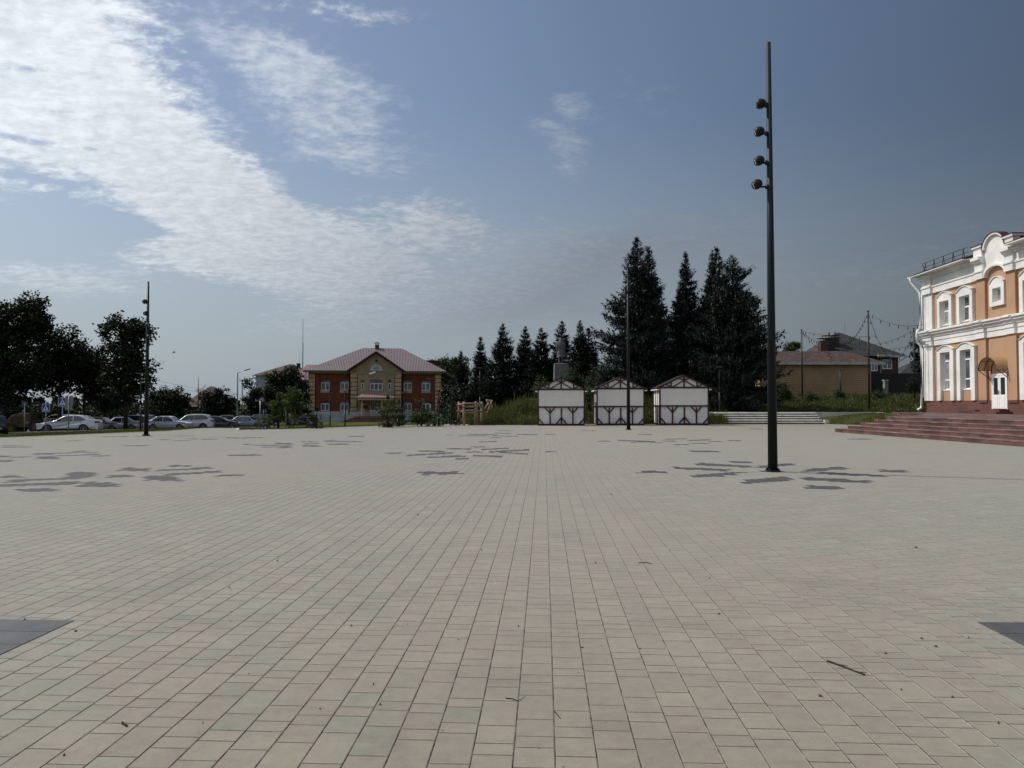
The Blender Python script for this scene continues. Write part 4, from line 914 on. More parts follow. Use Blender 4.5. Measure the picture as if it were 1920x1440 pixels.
# ------------------------------------------------------------------ half-timbered kiosks
def kiosk():
    t = thing('market_kiosk', 'x', 'kiosk', (0, 0, 0), 0, 'white half-timbered kiosks in a row'); W_, dp, He, Hp = 3.30, 2.6, 2.56, 3.38
    m = MB(); m.box(0, W_, 0.0, dp, .1, He - .04); m.obj('wall', 'white_board', t)
    m = MB(); m.prism([(0.0, He + .03), (W_ / 2, Hp - .07), (W_, He + .03)], 0, dp); m.obj('gable', 'white_board', t)
    m = MB(); m.box(.07, W_ - .07, -.045, -.002, 1.36, He - .06); m.obj('shutter', 'white_panel', t)
    def beam(a, b, w=.075, y=-.05, d=.05):
        mm = MB(); w = w * 1.22; mm.bar((a[0], y, a[1]), (b[0], y, b[1]), d, w, up=(0, 0, 1)) if abs(a[0] - b[0]) > .01 else mm.box(a[0] - w / 2, a[0] + w / 2, y - d / 2, y + d / 2, min(a[1], b[1]), max(a[1], b[1])); mm.obj('timber', 'stained_timber', t)
    q = W_ / 3.26
    beam((0, .06), (W_, .06), .12, -.062, .07); beam((0, 1.31), (W_, 1.31), .08, -.062, .07); beam((-.0, He), (W_, He), .085, -.062, .07)
    for x in (.035, W_ - .035): beam((x, .122), (x, 1.268), .07); beam((x, 1.352), (x, He - .045), .05)
    for x in (.85 * q, 2.44 * q):
        beam((x, .122), (x, 1.22), .075, -.046); beam((x - .34, 1.26), (x, .86), .065, -.056); beam((x + .34, 1.26), (x, .86), .065, -.056)
    x = 1.64 * q; beam((x, .122), (x, 1.22), .075, -.046); beam((x - .36, .13), (x, .56), .07, -.056); beam((x + .36, .13), (x, .56), .07, -.056)
    beam((.04, .50), (.38, .13), .07, -.056); beam((W_ - .04, .50), (W_ - .38, .13), .07, -.056)
    c = W_ / 2
    beam((c, He + .045), (c, Hp - .06), .075, -.046); beam((c - .87, He + .045), (c - .87, He + .38), .07, -.046); beam((c + .87, He + .045), (c + .87, He + .38), .07, -.046)
    for s in (-1, 1):
        beam((c, He + .50), (c + s * .75, He + .05), .06, -.056); beam((c, He + .50), (c + s * .34, He + .64), .055, -.056); beam((c + s * .93, He + .05), (c + s * 1.26, He + .24), .055, -.056)
    # side walls
    for xs in (-.012, W_ + .012):
        mm = MB()
        for yy in (.06, .95, 1.75, dp - .06): mm.box(xs - .02, xs + .02, yy - .05, yy + .05, .12, He - .05)
        mm.box(xs - .022, xs + .022, .11, dp - .11, 1.26, 1.36); mm.obj('side_timber', 'stained_timber', t)
    # roof
    e = .22
    for s in (-1, 1):
        mm = MB(); a = Vector((c, 0, Hp)); b = Vector((c + s * (W_ / 2 + e), 0, He - .06)); n = Vector((0, 0, .045))
        vs = [a + Vector((0, -.13, 0)), b + Vector((0, -.13, 0)), b + Vector((0, dp + .2, 0)), a + Vector((0, dp + .2, 0))]
        mm.add(vs + [v + n for v in vs], [(0, 1, 2, 3), (4, 7, 6, 5), (0, 4, 5, 1), (1, 5, 6, 2), (2, 6, 7, 3), (3, 7, 4, 0)]); mm.obj('roof_slope', 'dark_roof_metal', t)
        mm = MB(); mm.bar((c, -.14, Hp - .02), (c + s * (W_ / 2 + e + .02), -.14, He - .08), .03, .075); mm.obj('barge_board', 'stained_timber', t)
        mm = MB(); mm.box(min(c + s * (W_ / 2 + .02), c + s * (W_ / 2 + e - .03)), max(c + s * (W_ / 2 + .02), c + s * (W_ / 2 + e - .03)), -.12, dp + .15, He - .17, He - .10); mm.obj('eaves_board', 'white_frame', t)
    return t
def kiosks():
    k = kiosk()
    data = [(1008.5, 1096, 798.0, 'half-timbered white kiosk left of the other two, in front of the statue'), (1119, 1207.7, 797.5, 'white half-timbered kiosk partly crossed by the dark mast in front of it'),
            (1237, 1328, 797.3, 'half-timbered white kiosk nearest the grey stairs, its left side showing')]
    for i, (a, b, y, lab) in enumerate(data):
        o = k if i == 0 else copy_tree(k)
        p = G(a, y); q = G(b, y); s = (q[0] - p[0]) / 3.30
        o.location = (p[0], p[1], .004); o.scale = (s, s, s); o['label'] = lab; o['category'] = 'kiosk'; o['group'] = 'white half-timbered kiosks in a row'
kiosks()

# ------------------------------------------------------------------ statue on its pedestal
def statue():
    q = P(1052, 75.0); t = thing('pedestal', 'tall pale granite pedestal rising behind the leftmost kiosk', 'pedestal', (q.x, q.y, 1.6), YAW)
    H = ZP(75, 682) - 1.6
    m = MB(); w = .72; v = .82; m.add([(-v, -v, -.5), (v, -v, -.5), (v, v, -.5), (-v, v, -.5), (-w, -w, H), (w, -w, H), (w, w, H), (-w, w, H)], [(0, 3, 2, 1), (4, 5, 6, 7), (0, 1, 5, 4), (1, 2, 6, 5), (2, 3, 7, 6), (3, 0, 4, 7)])
    m.obj('shaft', 'pedestal_stone', t, bevel=.04)
    s = thing('statue', 'dark stone statue of a standing figure in a long coat on the pedestal', 'statue', (q.x, q.y, 1.6 + H), YAW + R(200))
    me = bpy.data.meshes.new('figure')
    V = [(0, 0, 1.50), (0, .02, 1.85), (0, .02, 2.20), (0, -.0, 2.42), (0, -.05, 2.56), (0, -.08, 2.72),
         (.17, 0, 1.40), (.19, -.02, .85), (.20, .02, .16), (.21, -.20, .06), (-.17, 0, 1.40), (-.20, -.12, .85), (-.22, -.06, .16), (-.23, -.28, .06),
         (.34, .02, 2.16), (.46, .04, 1.75), (.44, -.10, 1.38), (.42, -.14, 1.22), (-.34, .02, 2.16), (-.46, -.02, 1.78), (-.28, -.26, 1.72), (-.16, -.30, 1.78)]
    E_ = [(0, 1), (1, 2), (2, 3), (3, 4), (4, 5), (0, 6), (6, 7), (7, 8), (8, 9), (0, 10), (10, 11), (11, 12), (12, 13), (2, 14), (14, 15), (15, 16), (16, 17), (2, 18), (18, 19), (19, 20), (20, 21)]
    rad = [.27, .27, .26, .13, .15, .13, .19, .15, .10, .09, .19, .15, .10, .09, .16, .12, .09, .08, .16, .12, .09, .08]
    me.from_pydata(V, E_, []); o = bpy.data.objects.new('figure', me); C.objects.link(o); o.parent = s
    sk = o.modifiers.new('skin', 'SKIN'); me.materials.append(MATS['statue_stone'])
    for i, r in enumerate(rad): me.skin_vertices[0].data[i].radius = (r, r)
    me.skin_vertices[0].data[0].use_root = True
    sub = o.modifiers.new('sub', 'SUBSURF'); sub.levels = sub.render_levels = 2
    # coat: stacked oval rings with folds, open at the front
    m = MB(); prof = [(2.30, .30, .20), (2.15, .44, .27), (1.8, .44, .30), (1.5, .41, .32), (1.2, .42, .35), (.9, .45, .38), (.62, .48, .42)]; n = 28; vs = []
    for z, a, b in prof:
        for k in range(n):
            an = 2 * math.pi * k / n; fo = 1 + .06 * math.sin(an * 7 + z * 2) * (2.4 - z) / 1.8
            vs.append((a * fo * math.cos(an), b * fo * math.sin(an) + .03, z + (.04 if k % 2 else 0) * (z < .7)))
    fs = [(i * n + k, i * n + (k + 1) % n, (i + 1) * n + (k + 1) % n, (i + 1) * n + k) for i in range(len(prof) - 1) for k in range(n) if not (k in (20, 21) and i > 2)]
    m.add(vs, fs); c = m.obj('coat', 'statue_stone', s, smooth=True)
    m = MB(); m.box(-.45, .45, -.45, .35, -.01, .05); m.obj('plinth', 'statue_stone', s)
statue()

# ------------------------------------------------------------------ lamps, masts, signs
def park_lamp(px, D, ytop, label, kind=0):
    x, y, z = TP(px, D); H = ZP(D, ytop) - z
    t = thing('park_lamp', label, 'lamp', (x, y, z), YAW, 'slim black park lamps with flat heads')
    m = MB(); m.tube([(0, 0, -.1), (0, 0, H * .45)], .055, 8).tube([(0, 0, H * .45), (0, 0, H - .04)], .038, 8); m.obj('pole', 'black_metal', t, smooth=True)
    m = MB(); m.tube([(0, 0, H - .04), (0, 0, H)], .33, 16); h = m.obj('lamp_head', 'black_metal', t)
    m = MB(); m.tube([(0, 0, H - .06), (0, 0, H - .041)], .22, 14); m.obj('lens', 'lamp_glass', h)
for a in ((264, 46, 699, 'slim black park lamp just left of the lawn edge mast'), (495, 62, 725, 'slim black park lamp left of the pale house wall and above the blue car'), (619, 62, 735, 'slim dark park lamp before the left wing of the brick building'),
          (647, 58, 732, 'slim black park lamp close to the pilaster left of the porch'), (758, 66, 735, 'short slim park lamp standing right of the porch'), (808, 58, 709, 'slim black park lamp before the right corner of the brick building'),
          (900, 64, 689, 'slim black park lamp in front of the spruces above the log climbing frame'), (1213, 62, 702, 'slim park lamp between the second and third kiosk'), (1226, 66, 700, 'slim park lamp close behind the left side of the third kiosk'),
          (1349, 58, 687, 'slim black park lamp beside the grey stairs')): park_lamp(*a)
def street_lamp(px, D, ytop, reach, rise, label):
    x, y, z = TP(px, D); H = ZP(D, ytop) - z
    t = thing('street_lamp', label, 'street lamp', (x, y, z), YAW, 'grey street lamps with angled arms')
    m = MB(); m.tube([(0, 0, -.1), (0, 0, H), (.12, 0, H + .08)], [.1, .06, .045], 8).tube([(.1, 0, H + .07), (reach, 0, H + rise)], .035, 6); m.obj('pole', 'galvanised', t, smooth=True)
    m = MB(); m.bar((reach - .25, 0, H + rise - .08), (reach + .35, 0, H + rise + .1), .22, .08); m.obj('lamp_head', 'pole_paint', t)
street_lamp(445, 84, 700, 1.1, .42, 'grey street lamp with one long raised arm behind the parked cars')
street_lamp(454, 100, 716, 1.5, .5, 'smaller far street lamp half hidden by the thin tree')
def mast_thing(px, D, ytop, r, label):
    x, y, z = TP(px, D); H = ZP(D, ytop) - z
    t = thing('antenna_mast', label, 'antenna', (x, y, z)); m = MB(); m.tube([(0, 0, 0), (0, 0, H * .75)], [r * 1.6, r], 6).tube([(0, 0, H * .75), (0, 0, H)], [r * .6, r * .4], 5); m.obj('pole', 'galvanised', t)
    m = MB(); m.box(-.3, .3, -.3, .3, 0, .4); m.obj('base', 'concrete', t)
mast_thing(567, 170, 597, .11, 'tall thin antenna mast rising behind the brick building roof'); mast_thing(561.5, 172, 655, .06, 'short faint antenna beside the tall mast')

def crossing_plate(t, w, z0, pale=False):
    """blue square with white triangle and a walking figure, facing -y"""
    m = MB(); m.box(-w / 2, w / 2, -.03, -.012, z0, z0 + w); p = m.obj('sign_plate', 'sign_white', t)
    m = MB(); m.box(-w / 2 + .03, w / 2 - .03, -.036, -.0305, z0 + .03, z0 + w - .03); m.obj('blue_field', 'sign_blue', p)
    m = MB(); m.prism([(-.40 * w, z0 + .12 * w), (.40 * w, z0 + .12 * w), (0, z0 + .88 * w)], -.040, -.0365); m.obj('triangle', 'sign_white', p)
    m = MB(); u = w; yy = -.046; f = lambda a, b, c=.045: m.bar((a[0] * u, yy, z0 + a[1] * u), (b[0] * u, yy, z0 + b[1] * u), .006, c * u)
    m.tube([(0, -.049, z0 + .66 * u), (0, -.043, z0 + .66 * u)], .045 * u, 8)
    f((0, .60), (-.01, .40), .08); f((-.01, .42), (-.11, .20)); f((-.01, .42), (.09, .21)); f((0, .58), (-.11, .44)); f((0, .58), (.10, .46))
    for i in range(5): f((-.28 + .14 * i, .155), (-.20 + .14 * i, .155), .05)
    m.obj('walking_figure', 'sign_blue', p)
def signs():
    def stand(px, D, ytop, name, label, back=False):
        x, y, z = TP(px, D); H = ZP(D, ytop) - z
        t = thing(name, label, 'sign', (x, y, z), YAW); m = MB(); m.tube([(0, 0, -.1), (0, 0, H)], .035, 8); m.obj('post', 'galvanised', t, smooth=True); return t, H
    t, H = stand(86.5, 57, 752, 'crossing_sign', 'pedestrian crossing sign on a post above the white saloon bonnet'); crossing_plate(t, .62, H - .85)
    t, H = stand(117.5, 60, 746, 'crossing_sign', 'pedestrian crossing sign beside the grey sign back, set higher'); crossing_plate(t, .72, H - .72)
    t, H = stand(129, 50, 742, 'sign_back', 'grey backs of two square signs on a post in front of the white saloon')
    m = MB(); m.box(-.29, .27, .04, .06, H - .62, H - .02).box(-.27, .22, .04, .06, H - .98, H - .64); m.obj('sign_plate', 'sign_back', t)
    t, H = stand(46.5, 57, 754, 'road_sign', 'small dark road sign with a pale ring on a thin post near the yellow loader')
    m = MB(); m.box(-.28, .28, -.03, -.01, H - .42, H + .1); p = m.obj('sign_plate', 'black_metal', t)
    m = MB(); [m.bar((.13 * math.cos(a), -.04, H - .14 + .13 * math.sin(a)), (.13 * math.cos(a + .55), -.04, H - .14 + .13 * math.sin(a + .55)), .01, .05) for a in [k * math.pi / 6 for k in range(12)]]; m.obj('ring', 'sign_back', p)
    t, H = stand(488, 47, 752, 'marker_post', 'thin pale marker post on the lawn beside the blue hatchback'); m = MB(); m.box(-.04, .04, -.02, .02, H - .25, H); m.obj('reflector', 'sign_white', t)
    t, H = stand(536.5, 50, 760, 'marker_post', 'thin pale post on the lawn among the young trees')
    m = MB(); m.box(-.04, .04, -.02, .02, H - .2, H); m.obj('reflector', 'sign_white', t)
signs()

# string lights on the tall poles right
def strings():
    def pt(px, D, ytop): p = P(px, D, ytop); return p
    poles = {}
    for key, px, D, yt, lab in (('A', 1504.5, 75, 619, 'thin dark pole carrying string lights before the garage, left one'), ('B', 1630, 62, 584, 'tallest thin pole carrying string lights at the garage corner'),
                                ('C', 1715.5, 70, 616, 'thin dark pole carrying string lights beside the orange building'), ('D', 1576.5, 76, 694, 'short thin dark pole before the garage wall')):
        x, y, z = TP(px, D); zt = pt(px, D, yt).z; t = thing('string_light_pole', lab, 'pole', (x, y, z), 0, 'thin dark poles near the garage')
        m = MB(); m.tube([(0, 0, -.2), (0, 0, zt - z)], [.085, .07] if key != 'D' else [.08, .07], 8); m.obj('shaft', 'black_metal', t, smooth=True)
        m = MB(); m.tube([(0, 0, zt - z), (0, 0, zt - z + .08)], .09, 8); m.obj('cap', 'black_metal', t); poles[key] = Vector((x, y, zt - .1))
    far = pt(1440, 95, 640); nb = Vector((29.6, 48.3, 7.4)); lp = pt(1534, 88, 645)
    spans = [(poles['A'], pt(1640, 66, 630), .3, 'string of lights running from the left pole towards the tall pole, upper one'), (poles['A'], pt(1560, 86, 640), .6, 'string of lights sagging behind the chimneys from the left pole'),
             (poles['A'], pt(1600, 84, 648), 1.6, 'lowest sagging string of lights from the left pole across the dark roof'),
             (pt(1583, 76, 640), poles['B'], .7, 'string of lights climbing steeply to the tall pole'), (poles['B'], Vector((29.0, 56.6, 7.6)), .5, 'topmost string of lights from the tall pole to the orange building'),
             (poles['B'], poles['C'], 3.4, 'deeply sagging string of lights between the tall pole and the right pole'), (pt(1590, 84, 638), poles['C'], .9, 'string of lights rising gently across the dark roof to the right pole'),
             (pt(1600, 84, 650), Vector((poles['C'].x, poles['C'].y, poles['C'].z - 1.5)), .4, 'lowest nearly level string of lights ending at the right pole')]
    bulb = None
    for a, b, sag, lab in spans:
        t = thing('string_lights', lab, 'string lights', tuple(a), 0, 'strings of bulbs between the thin poles'); n = 20
        pts = [(b - a) * (i / n) - Vector((0, 0, 4 * sag * (i / n) * (1 - i / n))) for i in range(n + 1)]
        m = MB(); m.tube(pts, .018, 4, cap=False); m.obj('cable', 'black_metal', t)
        nb_ = max(6, int((b - a).length / 1.1))
        for i in range(nb_):
            f = (i + .5) / nb_; p = (b - a) * f - Vector((0, 0, 4 * sag * f * (1 - f)))
            if bulb is None:
                m = MB(); m.tube([(0, 0, 0), (0, 0, -.07), (0, 0, -.13), (0, 0, -.22), (0, 0, -.27)], [.02, .025, .035, .04, .015], 8); bulb = m.obj('bulb', 'black_metal', t, p, smooth=True)
            else:
                o = bulb.copy(); C.objects.link(o); o.parent = t; o.location = p
strings()

# log climbing frame
def logs():
    x, y, z = TP(862, 51.5); t = thing('log_climbing_frame', 'weathered log play frame with crossed rails beside the weedy bank', 'play frame', (x, y, z), YAW)
    k = 26.4; X_ = lambda px: (px - 862) / k; Z_ = lambda py: (758 - py) / k + 1.5 - z
    def log(n, a, b, r=.07): m = MB(); m.tube([a, (Vector(a) + Vector(b)) / 2 + Vector((0, 0, .01)), b], [r, r * .93, r * .85], 8); m.obj(n, 'weathered_log', t, smooth=True)
    for px, top, yy in ((859, 753, .9), (870, 753, 0), (892.5, 752.5, .2), (902.5, 753, 1.0)): log('post', (X_(px), yy, -.2), (X_(px), yy, Z_(top)), .11)
    for a, b, ya, yb in ((871, 893, 757, 756.5), (868, 893, 763, 762.5), (872, 893, 770, 769), (870, 893, 774, 774)): log('rail', (X_(a), -.1, Z_(ya)), (X_(b), .1, Z_(yb)), .07)
    for ya in (759, 772): log('rail', (X_(856), .7, Z_(ya)), (X_(871), -.12, Z_(ya - 1)), .08)
    for ya in (757, 761, 771): log('rail', (X_(892), .15, Z_(ya)), (X_(902), 1.0, Z_(ya + 1)), .07)
    m = MB(); m.box(X_(861), X_(869), .2, .26, Z_(771), Z_(760)).box(X_(890), X_(895), .25, .3, Z_(774), Z_(764)); m.obj('board', 'rusty_board', t)
    m = MB(); m.box(X_(853), X_(855), .5, .6, 0, Z_(756)); m.obj('thin_post', 'rusty_board', t)
    x, y, z2 = TP(918, 52.5); s = thing('crossed_log_trestle', 'crossed log trestle leaning on the weedy bank beside the play frame', 'trestle', (x, y, z2), YAW)
    Xs = lambda px: (px - 918) / 25.8; Zs = lambda py: (758 - py) / 25.8 + 1.5 - z2
    for a, b, yy in (((906, 771), (917, 754), 0), ((911, 780), (922, 751), .1), ((912, 749), (922, 772), .3), ((919, 752), (925, 772), .5)):
        m = MB(); m.tube([(Xs(a[0]), yy, Zs(a[1])), (Xs(b[0]), yy + .3, Zs(b[1]))], .055, 8); m.obj('log', 'weathered_log', s, smooth=True)
    m = MB(); m.tube([(Xs(911), .4, Zs(751)), (Xs(924), .5, Zs(751.5))], .06, 8); m.obj('log', 'weathered_log', s, smooth=True)
logs()

# ------------------------------------------------------------------ vehicles
SHAPES = {
 'saloon': dict(L=4.60, W=1.80, H=1.44, top=[(0, .48), (.03, .66), (.35, .78), (1.22, .93), (1.32, .97), (2.02, 1.38), (2.35, 1.435), (2.95, 1.44), (3.35, 1.38), (4.02, 1.06), (4.48, 1.02), (4.58, .90), (4.60, .55)],
                sides=[[(1.50, .97), (2.08, 1.33), (2.66, 1.37), (2.66, .96)], [(2.73, .96), (2.73, 1.37), (3.12, 1.35), (3.62, 1.10), (3.55, 1.0)]], ws=(4, 5), rs=(8, 9), wh=(.82, 3.52), r=.33),
 'old_saloon': dict(L=4.35, W=1.70, H=1.40, top=[(0, .50), (.03, .70), (.30, .80), (1.15, .90), (1.22, .92), (1.75, 1.34), (2.0, 1.395), (2.9, 1.40), (3.12, 1.34), (3.60, .97), (4.25, .95), (4.33, .85), (4.35, .5)],
                sides=[[(1.40, .93), (1.82, 1.29), (2.38, 1.33), (2.38, .92)], [(2.46, .92), (2.46, 1.33), (3.02, 1.31), (3.36, .96), (3.30, .93)]], ws=(4, 5), rs=(8, 9), wh=(.78, 3.35), r=.31),
 'suv': dict(L=4.55, W=1.85, H=1.68, top=[(0, .55), (.03, .82), (.30, .98), (1.15, 1.10), (1.24, 1.14), (1.85, 1.60), (2.2, 1.67), (3.3, 1.68), (4.0, 1.60), (4.38, 1.18), (4.48, 1.08), (4.54, .95), (4.55, .55)],
                sides=[[(1.42, 1.13), (1.92, 1.53), (2.60, 1.58), (2.60, 1.10)], [(2.67, 1.10), (2.67, 1.58), (3.62, 1.56), (3.98, 1.30), (3.9, 1.2)]], ws=(4, 5), rs=(8, 9), wh=(.85, 3.55), r=.36),
 'hatch': dict(L=4.05, W=1.74, H=1.50, top=[(0, .5), (.03, .70), (.28, .84), (1.0, .97), (1.10, 1.0), (1.72, 1.42), (2.0, 1.49), (3.1, 1.50), (3.55, 1.42), (3.90, 1.05), (3.98, .95), (4.04, .85), (4.05, .5)],
                sides=[[(1.30, 1.0), (1.80, 1.36), (2.35, 1.41), (2.35, .98)], [(2.42, .98), (2.42, 1.41), (3.15, 1.40), (3.52, 1.10), (3.45, 1.02)]], ws=(4, 5), rs=(8, 9), wh=(.76, 3.28), r=.31),
 'estate': dict(L=4.3, W=1.68, H=1.45, top=[(0, .5), (.03, .72), (.28, .82), (1.15, .92), (1.22, .94), (1.75, 1.38), (2.0, 1.44), (3.6, 1.45), (3.95, 1.42), (4.22, .98), (4.27, .92), (4.30, .85), (4.30, .5)],
                sides=[[(1.40, .95), (1.85, 1.33), (2.35, 1.37), (2.35, .94)], [(2.42, .94), (2.42, 1.37), (3.05, 1.37), (3.05, .94)], [(3.12, .94), (3.12, 1.37), (3.70, 1.36), (3.95, 1.0), (3.9, .94)]], ws=(4, 5), rs=(8, 9), wh=(.78, 3.3), r=.31)}
def car(shape, paint, label, px, D, heading, z=None, roofrails=False):
    """front at -x end; heading turns the car about the vertical"""
    s = SHAPES[shape]; L, Wd, H = s['L'], s['W'], s['H']; x, y, zz = TP(px, D); zz = zz if z is None else z
    t = thing('parked_car', label, 'car', (x, y, zz), YAW + R(heading), 'cars parked beyond the lawn')
    top = s['top']; belt = .95 if shape != 'suv' else 1.12; r = s['r']; zb = .20
    wheel = lambda c: [(c + (r + .055) * math.cos(a), max(zb, r + (r + .055) * math.sin(a))) for a in [math.pi * (1 - k / 10) for k in range(11)]]
    low = [(L - .03, zb + .06)] + [(p[0], p[1]) for p in reversed(wheel(s['wh'][1]))] + [(p[0], p[1]) for p in reversed(wheel(s['wh'][0]))] + [(.04, zb + .06)]
    # finer top line
    tp = []
    for a, b in zip(top[:-1], top[1:]): tp += [a, ((a[0] + b[0]) / 2, (a[1] + b[1]) / 2 + .004)]
    tp.append(top[-1]); out = [(p[0] - L / 2, p[1]) for p in tp + low]
    def hw(xx, zz_):
        w = Wd / 2
        if zz_ > belt - .25: w -= .05 * (zz_ - belt + .25) / .25 if zz_ < belt else .05
        if zz_ > belt: w -= (.20) * (zz_ - belt) / (H - belt)
        e = abs(xx) / (L / 2)
        return w - .16 * max(0, e - .72) ** 1.4 / .28 ** 1.4 - (.04 if zz_ < .4 else 0)
    n = len(out); cx = sum(p[0] for p in out) / n; cz = .75; rings = []
    for f, ins in ((1, .055), (.985, .02), (.93, 0), (.55, -.012), (0, -.018), (-.55, -.012), (-.93, 0), (-.985, .02), (-1, .055)):
        rg = []
        for p in out:
            dx, dz = cx - p[0], cz - p[1]; l = math.hypot(dx, dz); k = ins / l if p[1] > .4 or ins > 0 else 0
            up = p[1] > .45
            q = (p[0] + dx * k, p[1] + dz * k) if up else p
            rg.append((q[0], -f * hw(p[0], p[1]), q[1]))
        rings.append(rg)
    m = MB(); vs = [v for rg in rings for v in rg]; k = len(rings)
    fs = [(i * n + j, i * n + (j + 1) % n, (i + 1) * n + (j + 1) % n, (i + 1) * n + j) for i in range(k - 1) for j in range(n)]
    fs += [tuple(range(n)), tuple((k - 1) * n + j for j in range(n - 1, -1, -1))]
    m.add(vs, fs); body = m.obj('body', paint, t)
    for p in body.data.polygons: p.use_smooth = len(p.vertices) == 4
    for sd_ in (-1, 1):
        for poly in s['sides']:
            m = MB(); pv = []
            c_ = [(p[0] - L / 2, p[1]) for p in poly]
            m.add([(p[0], sd_ * (hw(p[0], p[1]) + .012), p[1]) for p in c_] + [(p[0], sd_ * (hw(p[0], p[1]) - .05), p[1]) for p in c_], [tuple(range(len(c_)))] + [(i, (i + 1) % len(c_), (i + 1) % len(c_) + len(c_), i + len(c_)) for i in range(len(c_))])
            m.obj('side_window', 'car_glass', t)
    for nm, (i, j) in (('windscreen', s['ws']), ('rear_window', s['rs'])):
        a, b = top[i], top[j]; a = (a[0] - L / 2, a[1]); b = (b[0] - L / 2, b[1]); dx, dz = b[0] - a[0], b[1] - a[1]; l = math.hypot(dx, dz); nx, nz = -dz / l, dx / l
        A_ = (a[0] + dx * .06 + nx * .022, a[1] + dz * .06 + nz * .022); B_ = (a[0] + dx * .93 + nx * .022, a[1] + dz * .93 + nz * .022)
        wa, wb = hw(*a) - .10, hw(*b) - .07
        m = MB(); mid = ((A_[0] + B_[0]) / 2 + nx * .01, (A_[1] + B_[1]) / 2 + nz * .01)
        m.add([(A_[0], -wa, A_[1]), (A_[0], wa, A_[1]), (B_[0], wb, B_[1]), (B_[0], -wb, B_[1]), (A_[0] - nx * .04, -wa, A_[1] - nz * .04), (A_[0] - nx * .04, wa, A_[1] - nz * .04), (B_[0] - nx * .04, wb, B_[1] - nz * .04), (B_[0] - nx * .04, -wb, B_[1] - nz * .04)],
              [(0, 1, 2, 3), (0, 4, 5, 1), (1, 5, 6, 2), (2, 6, 7, 3), (3, 7, 4, 0)]); m.obj(nm, 'car_glass', t)
    for c in s['wh']:
        for sd_ in (-1, 1):
            cx_ = c - L / 2; yy = sd_ * (Wd / 2 - .10)
            m = MB(); m.tube([(cx_, yy - .10, r), (cx_, yy - .085, r), (cx_, yy + .085, r), (cx_, yy + .10, r)], [r - .03, r, r, r - .03], 20); w = m.obj('wheel', 'tyre', t)
            m = MB(); yo = yy + sd_ * .085
            m.tube([(cx_, yo, r), (cx_, yo + sd_ * .022, r)], .055, 8)
            for q in range(9): a = 2 * math.pi * q / 9; m.bar((cx_ + .04 * math.cos(a), yo + sd_ * .02, r + .04 * math.sin(a)), (cx_ + .21 * math.cos(a), yo + sd_ * .02, r + .21 * math.sin(a)), .012, .045, up=(0, 1, 0))
            for q in range(18): a, b = 2 * math.pi * q / 18, 2 * math.pi * (q + 1) / 18; m.bar((cx_ + .215 * math.cos(a), yo + sd_ * .018, r + .215 * math.sin(a)), (cx_ + .215 * math.cos(b), yo + sd_ * .018, r + .215 * math.sin(b)), .02, .025, up=(0, 1, 0))
            m.obj('rim', 'rim', w)
    for sd_ in (-1, 1):
        m = MB(); m.box(-L / 2 - .005, -L / 2 + .25, min(sd_ * .42, sd_ * .76), max(sd_ * .42, sd_ * .76), .62, .76); m.obj('headlight', 'lamp_glass', t, bevel=.02)
        zt = .80 if shape != 'suv' else .92
        m = MB(); m.box(L / 2 - .30, L / 2 - .002, min(sd_ * .46, sd_ * .80), max(sd_ * .46, sd_ * .80), zt, zt + .14); m.obj('tail_light', 'tail_red', t, bevel=.02)
        m = MB(); mx = s['sides'][0][0][0] - L / 2 + .12; m.box(mx, mx + .16, min(sd_ * (Wd / 2 - .08), sd_ * (Wd / 2 + .13)), max(sd_ * (Wd / 2 - .08), sd_ * (Wd / 2 + .13)), belt + .02, belt + .16); m.obj('mirror', 'car_glass', t, bevel=.02)
    for e, nm in ((-1, 'number_plate'), (1, 'number_plate')):
        m = MB(); m.box(min(e * (L / 2 - .02), e * (L / 2 + .025)), max(e * (L / 2 - .02), e * (L / 2 + .025)), -.26, .26, .46, .57); m.obj(nm, 'plate_white', t)
    m = MB(); [m.box(mx_ - .01, mx_ + .16, sd_ * (hw(mx_, belt - .12)) - .012, sd_ * (hw(mx_, belt - .12)) + .014, belt - .13, belt - .10) for mx_ in (-.05, .95) for sd_ in (-1, 1)]; m.obj('door_handles', paint, t)
    m = MB(); m.box(-L / 2 + .3, L / 2 - .3, -Wd / 2 + .2, Wd / 2 - .2, .17, .4); m.obj('underbody', 'black_metal', t)
    return t
def cars():
    car('hatch', 'paint_navy', 'dark navy hatchback seen from behind at the left edge of the photo', -22, 55, -37)
    car('saloon', 'paint_white', 'white saloon parked side on, the largest car, below the crossing signs', 133, 60.5, 15)
    car('suv', 'paint_black', 'dark car roof showing just behind the bonnet of the white saloon', 108, 75, 10)
    car('estate', 'paint_beige', 'old beige estate car just right of the white saloon tail', 190, 74, 188)
    car('old_saloon', 'paint_silver', 'silver saloon seen from its rear corner beside the beige estate', 222, 76, 35)
    car('hatch', 'paint_black', 'low black car left of the lawn edge mast', 243, 82, 12)
    car('hatch', 'paint_graphite', 'dark car mostly hidden behind the lawn edge mast', 278, 86, 150)
    car('old_saloon', 'paint_silver', 'silver grey saloon side on just right of the mast', 316, 71.5, 184)
    car('suv', 'paint_white', 'tall white sport utility car with dark windows behind the silver saloon', 360, 78, 15)
    car('saloon', 'paint_graphite', 'dark graphite saloon right of the white sport utility car', 410, 80, 196)
    car('old_saloon', 'paint_red', 'faded red saloon behind the graphite one', 430, 88, 200)
    car('old_saloon', 'paint_lightblue', 'light blue grey saloon near the right end of the car row', 462, 84, 188)
    car('hatch', 'paint_blue', 'dark blue hatchback at the right end of the car row beside the bushes', 483, 92, 10)
    car('hatch', 'paint_black', 'dark car just visible behind the small pines before the pale house', 568, 95, 180)
cars()
